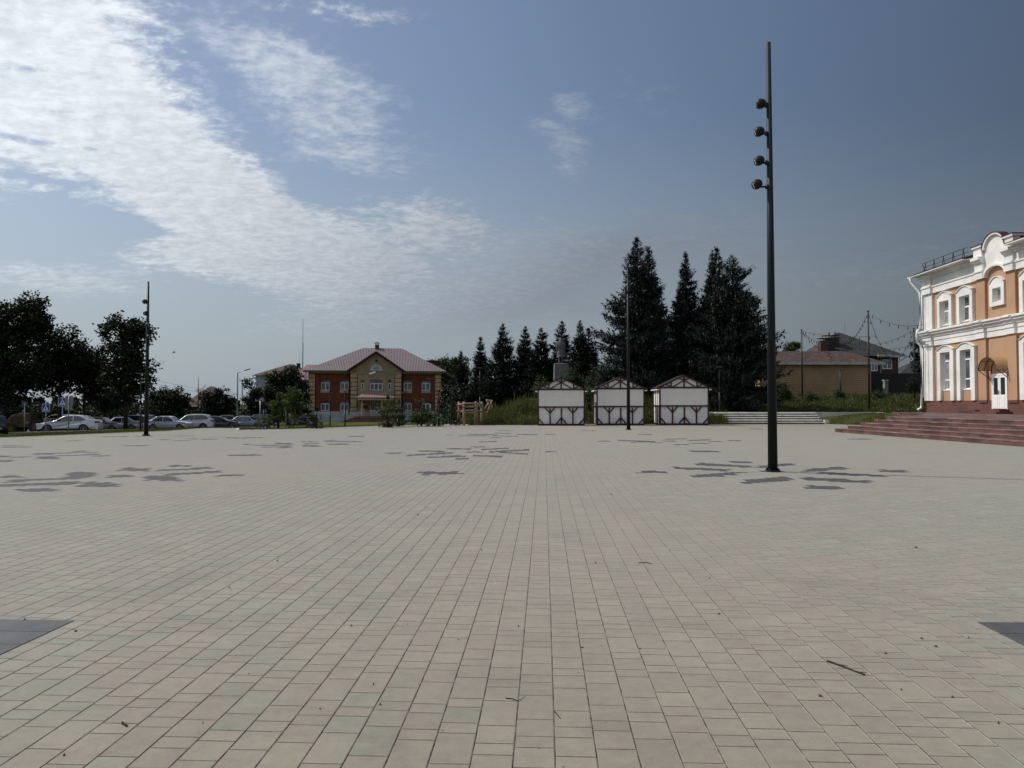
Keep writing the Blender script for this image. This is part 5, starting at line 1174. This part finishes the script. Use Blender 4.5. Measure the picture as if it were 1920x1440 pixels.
def loader():
    x, y, z = TP(44, 64); t = thing('yellow_loader', 'dull yellow loader with louvred bonnet under the trees at far left', 'loader', (x, y, z), YAW + R(6))
    m = MB(); m.prism([(-1.0, .55), (-.95, 1.25), (-.6, 1.62), (.0, 1.80), (.9, 1.82), (.9, .55)], -.7, .7); b = m.obj('bonnet', 'machine_yellow', t, bevel=.04)
    m = MB(); [m.box(-.6, .25, -.73, -.70, .85 + .18 * i, .92 + .18 * i) for i in range(4)]; m.obj('louvre', 'black_metal', b)
    m = MB(); m.box(.9, 2.1, -.75, .75, .7, 1.2).box(.92, 2.0, -.7, .7, 2.55, 2.65); [m.box(a, a + .08, c, c + .08, 1.2, 2.55) for a in (.92, 1.92) for c in (-.7, .62)]; m.obj('cab', 'black_metal', t)
    for a, r in ((-.5, .45), (1.5, .65)):
        for s in (-1, 1): m = MB(); m.tube([(a, s * .6, r), (a, s * .9, r)], r, 18); w = m.obj('wheel', 'tyre', t); m = MB(); m.tube([(a, s * .9, r), (a, s * .92, r)], r * .5, 12); m.obj('rim', 'machine_yellow', w)
    m = MB(); m.box(2.1, 2.4, -.8, .8, .4, 1.35).bar((.6, -.8, 1.0), (2.2, -.8, .8), .1, .15).bar((.6, .8, 1.0), (2.2, .8, .8), .1, .15); m.obj('bucket', 'concrete', t)
loader()
def roads():
    m = MB(); pts = []
    # car park surface following the falling ground
    xs = np.linspace(-70, -14, 30); rows = []
    a0 = [P(px, D) for px, D in ((-250, 55), (60, 56), (200, 60), (330, 66), (430, 74), (520, 84))]; a1 = [P(px, D) for px, D in ((-250, 74), (60, 86), (200, 92), (330, 100), (430, 104), (520, 108))]
    n = 6; V = []
    for i in range(6):
        for j in range(n + 1):
            p = a0[i].lerp(a1[i], j / n); V.append((p.x, p.y, hz(p.x, p.y) + .05))
    m.add(V, [(i * (n + 1) + j, (i + 1) * (n + 1) + j, (i + 1) * (n + 1) + j + 1, i * (n + 1) + j + 1) for i in range(5) for j in range(n)])
    o = m.obj('car_park', 'asphalt'); tag(o, kind='structure')
    m = MB()
    for i in range(5): m.bar(Vector((*a0[i].xy, hz(*a0[i].xy) + .06)), Vector((*a0[i + 1].xy, hz(*a0[i + 1].xy) + .06)), .18, .16)
    tag(m.obj('road_kerb', 'kerb_stone'), kind='structure')
roads()
def wires():
    a = P(262, 110, 703); b = P(400, 130, 732)
    for i, (dy, s) in enumerate(((0, .5), (7, .7))):
        aa = P(240, 110, 700 + dy); bb = P(470, 150, 741 + dy * .3); m = MB(); n = 12; m.tube([aa.lerp(bb, q / n) - Vector((0, 0, 4 * s * q / n * (1 - q / n))) for q in range(n + 1)], .016, 4)
        o = m.obj('power_line', 'black_metal'); tag(o, ('upper' if i == 0 else 'lower') + ' of two thin overhead wires crossing the sky right of the leafy trees', 'wire', 'overhead wires')
wires()
def bird():
    p = P(326, 60, 661); m = MB()
    m.tube([p + Vector((-.14, 0, -.02)), p + Vector((-.05, 0, 0)), p + Vector((.08, 0, .03)), p + Vector((.15, 0, .05))], [.01, .045, .04, .01], 6)
    m.add([p + Vector((-.02, -.02, .02)), p + Vector((.07, -.02, .03)), p + Vector((.08, -.28, .16)), p + Vector((-.02, -.02, .03))], [(0, 1, 2)]); m.add([p + Vector((-.02, .02, .02)), p + Vector((.07, .02, .03)), p + Vector((.10, .30, .14))], [(0, 1, 2)])
    tag(m.obj('bird', 'black_metal'), 'tiny dark bird flying in the pale sky right of the leafy trees', 'bird')
bird()

# ------------------------------------------------------------------ trees and plants
def kites(P0, d, up, ln, wd):
    """kite shaped sprays: base P0, direction d, side vector up, length, width -> quads"""
    n = len(P0); d = d / np.linalg.norm(d, axis=1, keepdims=True); s = np.cross(d, up); s /= np.maximum(np.linalg.norm(s, axis=1, keepdims=True), 1e-6)
    ln = ln[:, None]; wd = wd[:, None]
    V = np.stack([P0, P0 + d * ln * .45 + s * wd * .5, P0 + d * ln, P0 + d * ln * .45 - s * wd * .5], 1).reshape(-1, 3)
    return V
def trunk(t, H, r, name='trunk', m='trunk_bark', limbs=(), lean=(0, 0)):
    mb = MB(); mb.tube([(0, 0, -.3), (lean[0] * .3, lean[1] * .3, H * .35), (lean[0] * .7, lean[1] * .7, H * .7), (lean[0], lean[1], H)], [r, r * .75, r * .45, r * .08], 9)
    for a, z0, l, up in limbs:
        c, s = math.cos(a), math.sin(a); mb.tube([(0, 0, z0), (c * l * .5, s * l * .5, z0 + up * .4), (c * l, s * l, z0 + up)], [r * .42, r * .28, r * .08], 6)
    return mb.obj(name, m, t, smooth=True)
def spruce(px, D, ytop, rad, label, seed, m='spruce_needle', dens=1.0, zground=None, base=.04, cat='tree', group='dark spruces', slim=.95, name='spruce_tree', sz=1.0, lean=0.0, kn=.66):
    rng = np.random.default_rng(seed); x, y, z = TP(px, D)
    if zground is not None: z = zground
    H = ZP(D, ytop) - z
    t = thing(name, label, cat, (x, y, z), rng.uniform(0, 6), group)
    trunk(t, H * .97, .018 * H + .05)
    nb = int(H * 27 * dens); hs = H * (base + (1 - base) * rng.random(nb) ** .92)
    az = rng.uniform(0, 2 * np.pi, nb); rel = hs / H
    tier = np.round(hs / .42) * .42; hs = np.clip(tier + rng.normal(0, .07, nb) * 1.0, .05, H * .995); rel = hs / H
    lob = 1 + .16 * np.sin(az * 2 + rng.uniform(0, 6)) + .20 * np.sin(az * 3 + rel * 9 + rng.uniform(0, 6)) + .16 * np.sin(rel * 31 + az)
    L = rad * np.minimum(1, ((1 - rel) / kn) ** slim) * lob * rng.uniform(.62, 1.08, nb) * np.clip(.7 + rel * 3.2, 0, 1) + .03
    ns = np.maximum(5, (L / .055 * sz ** -1).astype(int)); idx = np.repeat(np.arange(nb), ns)
    tt = rng.uniform(.12, 1.0, len(idx)) ** .8; Lb = L[idx]; a = az[idx] + rng.normal(0, .10, len(idx))
    rise = np.where(rel[idx] > .82, .55, .05) * (1 if True else 0)
    zz = hs[idx] + Lb * (rise * tt - .42 * tt ** 1.2 * (1 - rel[idx]) ** .4 + .34 * tt ** 3)
    P0 = np.stack([np.cos(a) * Lb * tt, np.sin(a) * Lb * tt, zz], 1); P0 += rng.normal(0, .06, P0.shape)
    P0[:, 0] += lean * P0[:, 2] / H
    aa = a + rng.normal(0, .55, len(idx)) * (1.15 - .6 * tt); el = rng.normal(.0, .30, len(idx)) + np.where(tt > .85, .35, 0)
    d = np.stack([np.cos(aa) * np.cos(el), np.sin(aa) * np.cos(el), np.sin(el)], 1)
    up = np.stack([rng.normal(0, .5, len(idx)), rng.normal(0, .5, len(idx)), np.ones(len(idx))], 1)
    ln = rng.uniform(.22, .48, len(idx)) * sz * (.42 + .58 * np.minimum(1, (1 - rel[idx]) / .3)); V1 = kites(P0, d, up, ln, ln * .36)
    # hanging twigs under the branch
    k = rng.random(len(idx)) < .55; dd = d[k] * .35; dd[:, 2] = -1; V2 = kites(P0[k], dd, rng.normal(0, 1, (k.sum(), 3)), ln[k] * .8, ln[k] * .34)
    # leading shoot
    q = int(26 * sz ** -1) + 10; pz = H - rng.uniform(0, 1.1, q) ** 1 * min(1.5, H * .12); a3 = rng.uniform(0, 6.28, q); V3 = kites(np.stack([a3 * 0 + lean, a3 * 0, pz], 1), np.stack([np.cos(a3) * .55, np.sin(a3) * .55, np.ones(q) * .8], 1), rng.normal(0, 1, (q, 3)), rng.uniform(.10, .22, q), np.full(q, .06))
    V = np.concatenate([V1, V2, V3]); Fq = np.arange(len(V)).reshape(-1, 4)
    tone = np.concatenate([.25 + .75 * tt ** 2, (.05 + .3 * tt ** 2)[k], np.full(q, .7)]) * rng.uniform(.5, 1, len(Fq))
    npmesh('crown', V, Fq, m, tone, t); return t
def leafy(px, D, lobes, label, seed, m='maple_leaf', leaf=.26, dens=1.0, trunk_r=.22, trunk_h=None, name='leafy_tree', cat='tree', group=None, bark='trunk_bark', zg=None, gap=.0, limbs=5):
    """lobes: (px, py, radius_px_x, radius_px_y) rounded masses of the crown, at the tree's depth"""
    rng = np.random.default_rng(seed); x, y, z = TP(px, D); k = F / D
    if zg is not None: z = zg
    t = thing(name, label, cat, (x, y, z), YAW, group); top = min(l[1] for l in lobes)
    H = trunk_h or (1.5 + (758 - top) / k - z) * .8
    lm = []
    for i in range(limbs): lm.append((rng.uniform(0, 6.28), H * rng.uniform(.3, .75), H * rng.uniform(.15, .3), H * rng.uniform(.12, .28)))
    trunk(t, H, trunk_r, m=bark, limbs=lm)
    Vs = []; tones = []
    for lx, ly, rx, ry in lobes:
        c = np.array([(lx - px) / k, rng.uniform(-.5, .5) * rx / k * .6, 1.5 + (758 - ly) / k - z]); R3 = np.array([rx / k, rx / k * .9, ry / k])
        vol = R3.prod() ** (2 / 3); nc = max(6, int(vol * 34 * dens * (.26 / leaf)))
        u = rng.normal(0, 1, (nc, 3)); u /= np.linalg.norm(u, axis=1, keepdims=True); rr = rng.random(nc) ** .42
        nz = np.array([mnoise.noise(Vector(q * 1.9) + Vector((seed, lx, ly))) for q in u]); rr = rr * (1 + .55 * nz)
        cc = c + u * R3 * rr[:, None]
        if gap: kk = np.array([mnoise.noise(Vector(q * .9) + Vector((seed * 3.1, 0, 0))) for q in cc]) > gap - .5; cc = cc[kk]; rr = rr[kk]; nc = len(cc)
        per = int(30 * dens ** .3); cr = rng.uniform(.26, .55, nc) * (leaf / .26) ** .6
        pp = np.repeat(cc, per, 0) + rng.normal(0, 1, (nc * per, 3)) * np.repeat(cr, per)[:, None] * np.array([.62, .62, .42])
        d = rng.normal(0, 1, (nc * per, 3)); d[:, 2] -= .35; ln = rng.uniform(.7, 1.25, nc * per) * leaf
        Vs.append(kites(pp, d, rng.normal(0, 1, (nc * per, 3)), ln, ln * .75)); tones.append(np.repeat(rng.uniform(.0, 1, nc), per) * .7 + rng.random(nc * per) * .3)
    V = np.concatenate(Vs); npmesh('crown', V, np.arange(len(V)).reshape(-1, 4), m, np.concatenate(tones), t); return t

# left group of old maples
leafy(8, 68, [(5, 610, 48, 48), (48, 582, 36, 34), (62, 625, 30, 40), (30, 690, 58, 60), (-30, 650, 50, 70), (78, 600, 14, 8), (0, 735, 40, 26), (60, 720, 24, 24)], 'tallest leafy tree at the left edge, crown rising highest of the dark group', 1, group='old leafy trees beside the car park', gap=.08)
leafy(112, 72, [(115, 650, 34, 38), (100, 700, 42, 44), (135, 690, 30, 36), (85, 670, 22, 30)], 'broad dark leafy tree with a rounded top second from the left', 2, group='old leafy trees beside the car park', gap=.05)
leafy(158, 74, [(155, 690, 26, 40), (150, 655, 13, 18), (170, 725, 30, 30), (175, 680, 12, 16)], 'lower dark leafy tree filling the dip between its taller neighbours', 3, group='old leafy trees beside the car park', gap=.05)
leafy(236, 70, [(205, 606, 16, 18), (190, 620, 14, 10), (243, 618, 32, 26), (262, 622, 22, 22), (230, 655, 34, 30), (255, 690, 34, 34), (215, 705, 26, 32), (245, 730, 36, 22), (280, 715, 9, 16), (188, 660, 10, 12)], 'dark leafy tree with an open uneven crown behind the lawn edge mast', 4, group='old leafy trees beside the car park', gap=.14)
leafy(196, 84, [(195, 700, 26, 36), (200, 745, 40, 24)], 'small dark leafy tree filling the space left of the mast tree', 5, group='old leafy trees beside the car park', gap=.05)
leafy(310, 98, [(300, 745, 24, 18), (332, 744, 22, 18), (318, 765, 36, 16), (345, 755, 14, 12)], 'low rounded dark tree behind the silver grey saloon', 6, group='rounded trees behind the car park')
leafy(408, 100, [(395, 750, 18, 18), (412, 742, 17, 16), (408, 768, 30, 14), (428, 758, 12, 14)], 'round bushy tree with a domed top behind the graphite saloon', 7, group='rounded trees behind the car park', gap=.08)
leafy(470, 96, [(462, 722, 9, 14), (478, 735, 12, 14), (466, 752, 14, 20), (480, 765, 14, 14)], 'thin airy tree with sky showing through, left of the pale house', 8, group='rounded trees behind the car park', gap=.22, trunk_r=.14)
leafy(540, 98, [(520, 712, 20, 16), (545, 705, 20, 18), (530, 740, 34, 28), (560, 745, 22, 24), (512, 755, 20, 24), (555, 775, 24, 16), (568, 722, 9, 10)], 'dense bushy tree covering most of the pale house', 9, group='rounded trees behind the car park')
leafy(848, 126, [(835, 690, 24, 20), (860, 686, 18, 18), (850, 715, 34, 26), (872, 700, 10, 16)], 'paler green leafy tree between the brick building and the spruces', 10, m='pale_leaf')
leafy(1490, 110, [(1490, 648, 14, 9), (1482, 655, 12, 7)], 'top of a leafy tree showing above the garage roof', 11, m='shrub_leaf', zg=2.2)
leafy(1722, 86, [(1722, 660, 9, 26), (1724, 690, 8, 18)], 'drooping leafy tree mostly hidden by the orange building corner', 12, m='maple_leaf', zg=2.0, gap=.1)
# far masses
def hedge(name, label, px0, px1, D0, D1, ytop, ybot, seed, n=60, m='maple_leaf', leaf=.34):
    rng = np.random.default_rng(seed); Vs = []; tn = []
    for i in range(n):
        px = px0 + (px1 - px0) * rng.random(); D = D0 + (D1 - D0) * rng.random(); k = F / D; h = rng.uniform(.55, 1.0)
        yt = ybot + (ytop - ybot) * h; b = P(px, D); zt = 1.5 + (758 - yt) / k; zb = hz(b.x, b.y) - .2; r = rng.uniform(1.0, 1.9)
        nn = 700; u = rng.normal(0, 1, (nn, 3)); u /= np.linalg.norm(u, axis=1, keepdims=True); u *= rng.random((nn, 1)) ** .4
        pp = np.array([b.x, b.y, (zt + zb) / 2]) + u * np.array([r, r, max(.3, (zt - zb) / 2)]); d = rng.normal(0, 1, (nn, 3)); ln = rng.uniform(.6, 1.2, nn) * leaf
        Vs.append(kites(pp, d, rng.normal(0, 1, (nn, 3)), ln, ln * .8)); tn.append(rng.random(nn) * .6 + rng.random() * .4)
    V = np.concatenate(Vs); o = npmesh(name, V, np.arange(len(V)).reshape(-1, 4), m, np.concatenate(tn)); tag(o, label, 'shrubbery', kind='stuff')
hedge('shrubbery', 'dark shrubbery behind the car park reading as one mass', -60, 300, 92, 104, 750, 790, 21, 60)
hedge('hedge_mass', 'dark hedge mass behind the right half of the car row', 290, 575, 108, 118, 764, 792, 22, 60)
hedge('undergrowth', 'dark undergrowth beneath the spruces', 835, 1125, 92, 99, 705, 790, 23, 95, 'spruce_needle')
hedge('thicket', 'dark thicket at the foot of the tall blue spruces', 1125, 1440, 70, 76, 728, 772, 24, 60, 'spruce_needle')
hedge('far_woods', 'distant line of woods low on the horizon', -700, 2700, 380, 460, 746, 762, 25, 260, 'maple_leaf', 1.8)

# row of spruces behind the statue
for i, (px, D, yt, r, lab) in enumerate(((864, 96, 658, 1.5, 'smallest thin spruce at the left end of the row'), (901, 92, 632, 2.5, 'second spruce from the left, shorter than its right neighbour'), (943, 88, 607, 3.2, 'tallest broad spruce left of the statue'),
        (985, 90, 613, 2.5, 'narrow spruce between the tall broad one and the statue'), (1015, 86, 615, 2.9, 'spruce immediately left of the statue'), (1054, 88, 603, 2.8, 'spruce directly behind the statue'),
        (1088, 86, 602, 2.5, 'spruce right of the statue with a sharp top'), (1104, 88, 616, 2.1, 'rightmost spruce of the row, joined to the sharp topped one'))):
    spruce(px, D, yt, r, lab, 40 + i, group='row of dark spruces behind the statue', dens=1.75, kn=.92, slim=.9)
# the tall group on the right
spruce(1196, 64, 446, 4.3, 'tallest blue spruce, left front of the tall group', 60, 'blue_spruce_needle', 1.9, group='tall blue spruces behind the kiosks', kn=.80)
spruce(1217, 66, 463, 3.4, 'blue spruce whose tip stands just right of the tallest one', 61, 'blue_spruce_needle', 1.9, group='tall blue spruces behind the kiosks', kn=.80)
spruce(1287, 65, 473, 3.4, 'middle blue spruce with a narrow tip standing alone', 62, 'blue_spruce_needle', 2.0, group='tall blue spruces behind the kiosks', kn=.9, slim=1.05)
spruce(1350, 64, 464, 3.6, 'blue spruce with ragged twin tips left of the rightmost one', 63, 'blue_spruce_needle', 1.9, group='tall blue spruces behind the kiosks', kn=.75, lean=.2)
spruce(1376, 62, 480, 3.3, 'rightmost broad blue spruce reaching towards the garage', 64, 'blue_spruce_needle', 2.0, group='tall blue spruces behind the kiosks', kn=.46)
spruce(1338, 67, 470, 1.6, 'slender spruce rising behind the ragged twin tipped one', 65, 'blue_spruce_needle', 1.3, group='tall blue spruces behind the kiosks', slim=.9)
# young pines and small trees on the lawn
def pine(px, D, ytop, rad, label, seed, m='young_leaf', dens=.9, sz=.62, name='young_pine', **k):
    return spruce(px, D, ytop, rad, label, seed, m, dens, base=.12, group='young pines on the lawn', slim=.7, kn=.8, name=name, sz=sz, **k)
pine(522, 46, 738, 1.05, 'pale green young tree on the lawn left of the white trunked one', 80)
pine(594, 45, 766, .95, 'short dark young pine before the left end of the white plinth', 81, m='spruce_needle', dens=.6, sz=.5)
pine(727, 47, 742, .75, 'young pine hiding the right side of the porch', 82)
pine(748, 49, 752, .65, 'small young pine close to the porch pine on its right', 83, m='shrub_leaf')
pine(790, 49, 750, .95, 'fullest young pine before the right wing windows', 84)
pine(823, 50, 752, .55, 'thin young pine before the right corner of the brick building', 85, m='shrub_leaf', dens=.6)
pine(846, 52, 758, .5, 'small thin young pine at the end of the pale path', 86, m='shrub_leaf', dens=.6)
leafy(550, 48, [(552, 742, 13, 22), (556, 768, 16, 18), (545, 758, 10, 16)], 'young birch with a pale thin trunk on the lawn', 87, m='young_leaf', leaf=.14, dens=1.2, trunk_r=.06, name='young_birch', bark='birch_bark', gap=.14)
leafy(372, 112, [(372, 735, 4, 8), (381, 742, 5, 10)], 'nearly bare thin tree showing twigs against the sky', 88, m='pale_leaf', leaf=.12, dens=.4, trunk_r=.1, name='bare_tree', gap=.3, trunk_h=7.2, limbs=16)
# shrubs on the bank and by the garage
def shrub(px, D, py, rx, ry, label, seed, m='shrub_leaf', leaf=.13, group=None, dens=1.3): leafy(px, D, [(px, py, rx, ry), (px + rx * .5, py + ry * .5, rx * .7, ry * .7), (px - rx * .5, py + ry * .5, rx * .6, ry * .6)], label, seed, m=m, leaf=leaf, dens=dens, trunk_r=.05, name='shrub', cat='shrub', group=group, limbs=6)
shrub(1016, 62, 725, 14, 18, 'grey green shrub left of the pedestal above the left kiosk', 90, 'pale_leaf'); shrub(1073, 70, 708, 15, 26, 'tall leafy shrub right of the pedestal', 91, 'shrub_leaf'); shrub(1102, 58, 742, 10, 26, 'green shrub in the gap between the left and middle kiosks', 92)
shrub(1112, 66, 718, 12, 22, 'pale shrub where the sky shows before the tallest spruce', 93, 'pale_leaf')
shrub(1468, 72, 735, 12, 14, 'reddish green shrub before the left end of the garage', 94, 'shrub_leaf'); shrub(1573, 73, 738, 8, 9, 'small shrub below the short pole before the garage', 95); shrub(1652, 72, 742, 14, 9, 'rounded shrub in the weeds at the right end of the garage', 96); shrub(1710, 80, 725, 10, 20, 'dark shrub beside the right pole', 97, 'maple_leaf')
shrub(1520, 73, 742, 9, 7, 'low shrub between the left pole and the short pole', 98)
shrub(783, 50, 782, 12, 8, 'low dark bush at the foot of the fullest pine', 99, 'maple_leaf'); 

# grass and weeds
def blades(name, label, seed, n, region, hgt, m, wid=.012, clump=1):
    rng = np.random.default_rng(seed); x0, x1, y0, y1 = region[:4]; cond = region[4]
    x = rng.uniform(x0, x1, n); y = rng.uniform(y0, y1, n); d = sdist(x, y); cx = _c * x + _s * y; cy = -_s * x + _c * y; px = 960 + F * cx / np.maximum(cy, 1)
    k = (d > .12) & cond(px, cy, d); x, y, px, cy = x[k], y[k], px[k], cy[k]; z = height(x, y) - .02
    ok = ~((x > 18) & (y < 58.5) & (x > 19.4 + (y - 41.2) * .43)) & ~((y > 57.3) & (y < 60.2) & (x > 10) & (x < 27)); x, y, z, px, cy = x[ok], y[ok], z[ok], px[ok], cy[ok]
    patch = np.array([mnoise.noise(Vector((a * .55, b * .55, seed))) for a, b in zip(x, y)])
    n = len(x); P0 = np.stack([x, y, z], 1); P0 = np.repeat(P0, clump, 0); patch = np.repeat(patch, clump); n = len(P0); P0[:, :2] += rng.normal(0, .05, (n, 2)) * (clump > 1)
    h = rng.uniform(hgt[0], hgt[1], n) * np.clip(1 + 1.3 * patch, .4, 1.9); d_ = np.stack([rng.normal(0, .28, n), rng.normal(0, .28, n), np.ones(n)], 1)
    V = kites(P0, d_, rng.normal(0, 1, (n, 3)), h, np.full(n, wid) * (1 + h * 3)); o = npmesh(name, V, np.arange(len(V)).reshape(-1, 4), m, np.clip(rng.random(n) * .7 + patch * .6 + .1, 0, 1)); tag(o, label, 'grass', kind='stuff'); return P0, rng
blades('grass', 'short mown grass of the lawn beyond the paving', 101, 150000, (-42, 2, 24, 66, lambda px, cy, d: (px < 900) & (d < 13) & (px > -60)), (.05, .14), 'grass_blade', .03, 1)
blades('lawn_grass', 'mown grass between the grey stairs and the granite terrace', 102, 60000, (9, 30, 38, 62, lambda px, cy, d: (px > 1325) & (cy < 60)), (.05, .13), 'grass_blade', .03, 1)
P0, rng = blades('weeds', 'tall flowering weeds on the bank behind the kiosks', 103, 26000, (-8, 20, 50, 74, lambda px, cy, d: (px > 862) & (px < 1362) & (d < 16)), (.16, .66), 'weed_blade', .024, 4)
blades('tall_weeds', 'sparse tall seeding weeds sticking up from the bank', 105, 2600, (-8, 20, 52, 70, lambda px, cy, d: (px > 900) & (px < 1362) & (d < 14) & (d > 2)), (.6, 1.15), 'weed_blade', .012, 3)
P1, rng = blades('meadow_grass', 'rough meadow grass before the garage and the lattice fence', 104, 26000, (14, 50, 58, 82, lambda px, cy, d: (px > 1350) & (px < 1740) & (cy > 60.3) & (cy < 80)), (.15, .5), 'weed_blade', .022, 3)
def flowers(name, label, src, n, seed, zoff):
    rng = np.random.default_rng(seed); q = src[rng.integers(0, len(src), n)] + np.stack([np.zeros(n), np.zeros(n), rng.uniform(zoff[0], zoff[1], n)], 1); nn = 5
    P_ = np.repeat(q, nn, 0) + rng.normal(0, .02, (n * nn, 3)); V = kites(P_, rng.normal(0, 1, (n * nn, 3)), rng.normal(0, 1, (n * nn, 3)), np.full(n * nn, .06), np.full(n * nn, .05)); o = npmesh(name, V, np.arange(len(V)).reshape(-1, 4), 'petal', rng.random(n * nn)); tag(o, label, 'flowers', kind='stuff')
flowers('wildflowers', 'scattered small white and yellow flowers among the weeds on the bank', P0, 320, 7, (.25, .5)); flowers('meadow_flowers', 'scattered small white flowers in the meadow grass', P1, 220, 8, (.2, .45))

# ------------------------------------------------------------------ small things lying on the paving
mat('dry_twig', (.055, .04, .026), .9, .3, 30); mat('dry_leaf', (.10, .068, .035), .8, .3, 30); mat('pale_pebble', (.45, .43, .38), .7, .1, 30)
def litter():
    def twig(pts, r, label, forks=()):
        p0 = Vector((*G(*pts[0]), 0)); P_ = [Vector((*G(*p), r * .9)) - p0 for p in pts]; m = MB(); m.tube(P_, [r * (1 - .45 * i / len(P_)) for i in range(len(P_))], 7)
        for f in forks: a, b = Vector((*G(*f[0]), r * .9)) - p0, Vector((*G(*f[1]), r * 1.6)) - p0; m.tube([a, b], [r * .5, r * .3], 5)
        tag(m.obj('twig', 'dry_twig', None, p0), label, 'twig')
    twig([(1551, 1241), (1566, 1246), (1585, 1253), (1605, 1261), (1622, 1267)], .0062, 'thickest dry twig lying on the paving at lower right', [((1570, 1247), (1590, 1252)), ((1610, 1262), (1624, 1264))])
    twig([(948, 1310), (960, 1311), (972, 1315)], .003, 'thin forked twig on the paving near the bottom centre', [((972, 1315), (985, 1307))])
    twig([(1039, 1334), (1046, 1342), (1051, 1348)], .0025, 'short thin twig on the paving right of the forked one')
    twig([(1197, 1056), (1212, 1055), (1222, 1058)], .004, 'small dark twig further off on the paving right of centre')
    twig([(1088, 1215), (1094, 1214)], .003, 'tiny twig in a joint above the forked one')
    twig([(229, 1357), (238, 1363)], .006, 'pale short stub lying on the paving at lower left')
    spots = [(1538, 1306, 12), (1755, 1213, 10), (1728, 1198, 8), (1661, 1226, 7), (713, 1322, 9), (659, 1174, 7), (903, 1032, 7), (380, 1356, 6), (142, 1184, 8), (46, 1163, 8), (972, 1175, 6), (1348, 1152, 7), (1816, 1196, 5), (1786, 1308, 7), (600, 1330, 5),
             (1690, 1294, 5), (1200, 1217, 5), (860, 1200, 4), (1718, 1027, 8), (784, 966, 6), (1146, 927, 6), (1117, 1056, 5), (700, 1284, 5), (120, 1417, 7), (1872, 1357, 6), (430, 1102, 5), (1330, 1085, 5), (520, 1052, 5)]
    rng = random.Random(4); L = None
    names = ['below the big twig', 'right of the big twig, dark and curled', 'above the curled one', 'just above the end of the big twig', 'left of bottom centre', 'left, halfway down the foreground', 'dark, near the centre', 'round, lower left', 'at the corner of the left dark slabs',
             'on the edge of the left dark slabs', 'dark, just above the middle joints', 'on a darker stone right of centre', 'on the right dark slabs', 'in a joint at lower right', 'small, lower left of centre', 'small, between big twig and right edge', 'next to the tiny twig', 'tiny, left of centre',
             'far off at right', 'far off left of centre', 'far off right of centre', 'beside the small far twig', 'above the one left of bottom centre', 'at the bottom left corner', 'near the right edge low down', 'small, further left', 'small, further right', 'far left of centre']
    for i, (px, py, s) in enumerate(spots):
        x, y = G(px, py); r = s * .27 / F * math.hypot(x, y); m = MB(); n = 7
        pts = [(r * math.cos(a) * rng.uniform(.6, 1.2), r * .8 * math.sin(a) * rng.uniform(.6, 1.2) * 1.5, .003 + rng.uniform(0, .3) * r) for a in [6.283 * k / n for k in range(n)]]
        m.add(pts + [(0, 0, .012 + r * .2)] + [(p[0] * .9, p[1] * .9, .001) for p in pts], [(k, (k + 1) % n, n) for k in range(n)] + [(k, k + n + 1, (k + 1) % n + n + 1, (k + 1) % n) for k in range(n)])
        pale = i in (7,); o = m.obj('pebble' if pale else 'dry_leaf', 'pale_pebble' if pale else 'dry_leaf', None, (x, y, .0), (0, 0, rng.uniform(0, 6)))
        tag(o, ('pale pebble on the paving, ' if pale else 'small dry leaf on the paving, ') + names[i], 'pebble' if pale else 'leaf', 'bits of dry leaf on the paving' if not pale else None)
    rs = np.random.default_rng(9); n = 900; x = rs.uniform(-9, 9, n); y = rs.uniform(2.2, 22, n); r = rs.uniform(.0015, .006, n); V = []; Fq = []
    base = np.stack([x, y, np.full(n, .001)], 1); a = rs.uniform(0, 6.28, n)
    for k in range(4): V.append(base + np.stack([np.cos(a + k * 1.57) * r, np.sin(a + k * 1.57) * r * .7, np.full(n, .0)], 1))
    top = base + np.stack([r * 0, r * 0, r], 1); V = np.stack(V + [top], 1).reshape(-1, 3); i = np.arange(n) * 5
    Fq = np.concatenate([np.stack([i + k, i + (k + 1) % 4, i + 4], 1) for k in range(4)]); o = npmesh('grit', V, Fq, 'dry_leaf'); tag(o, 'fine dark grit and crumbs scattered over the near paving', 'grit', kind='stuff')
litter()
bpy.context.view_layer.update()
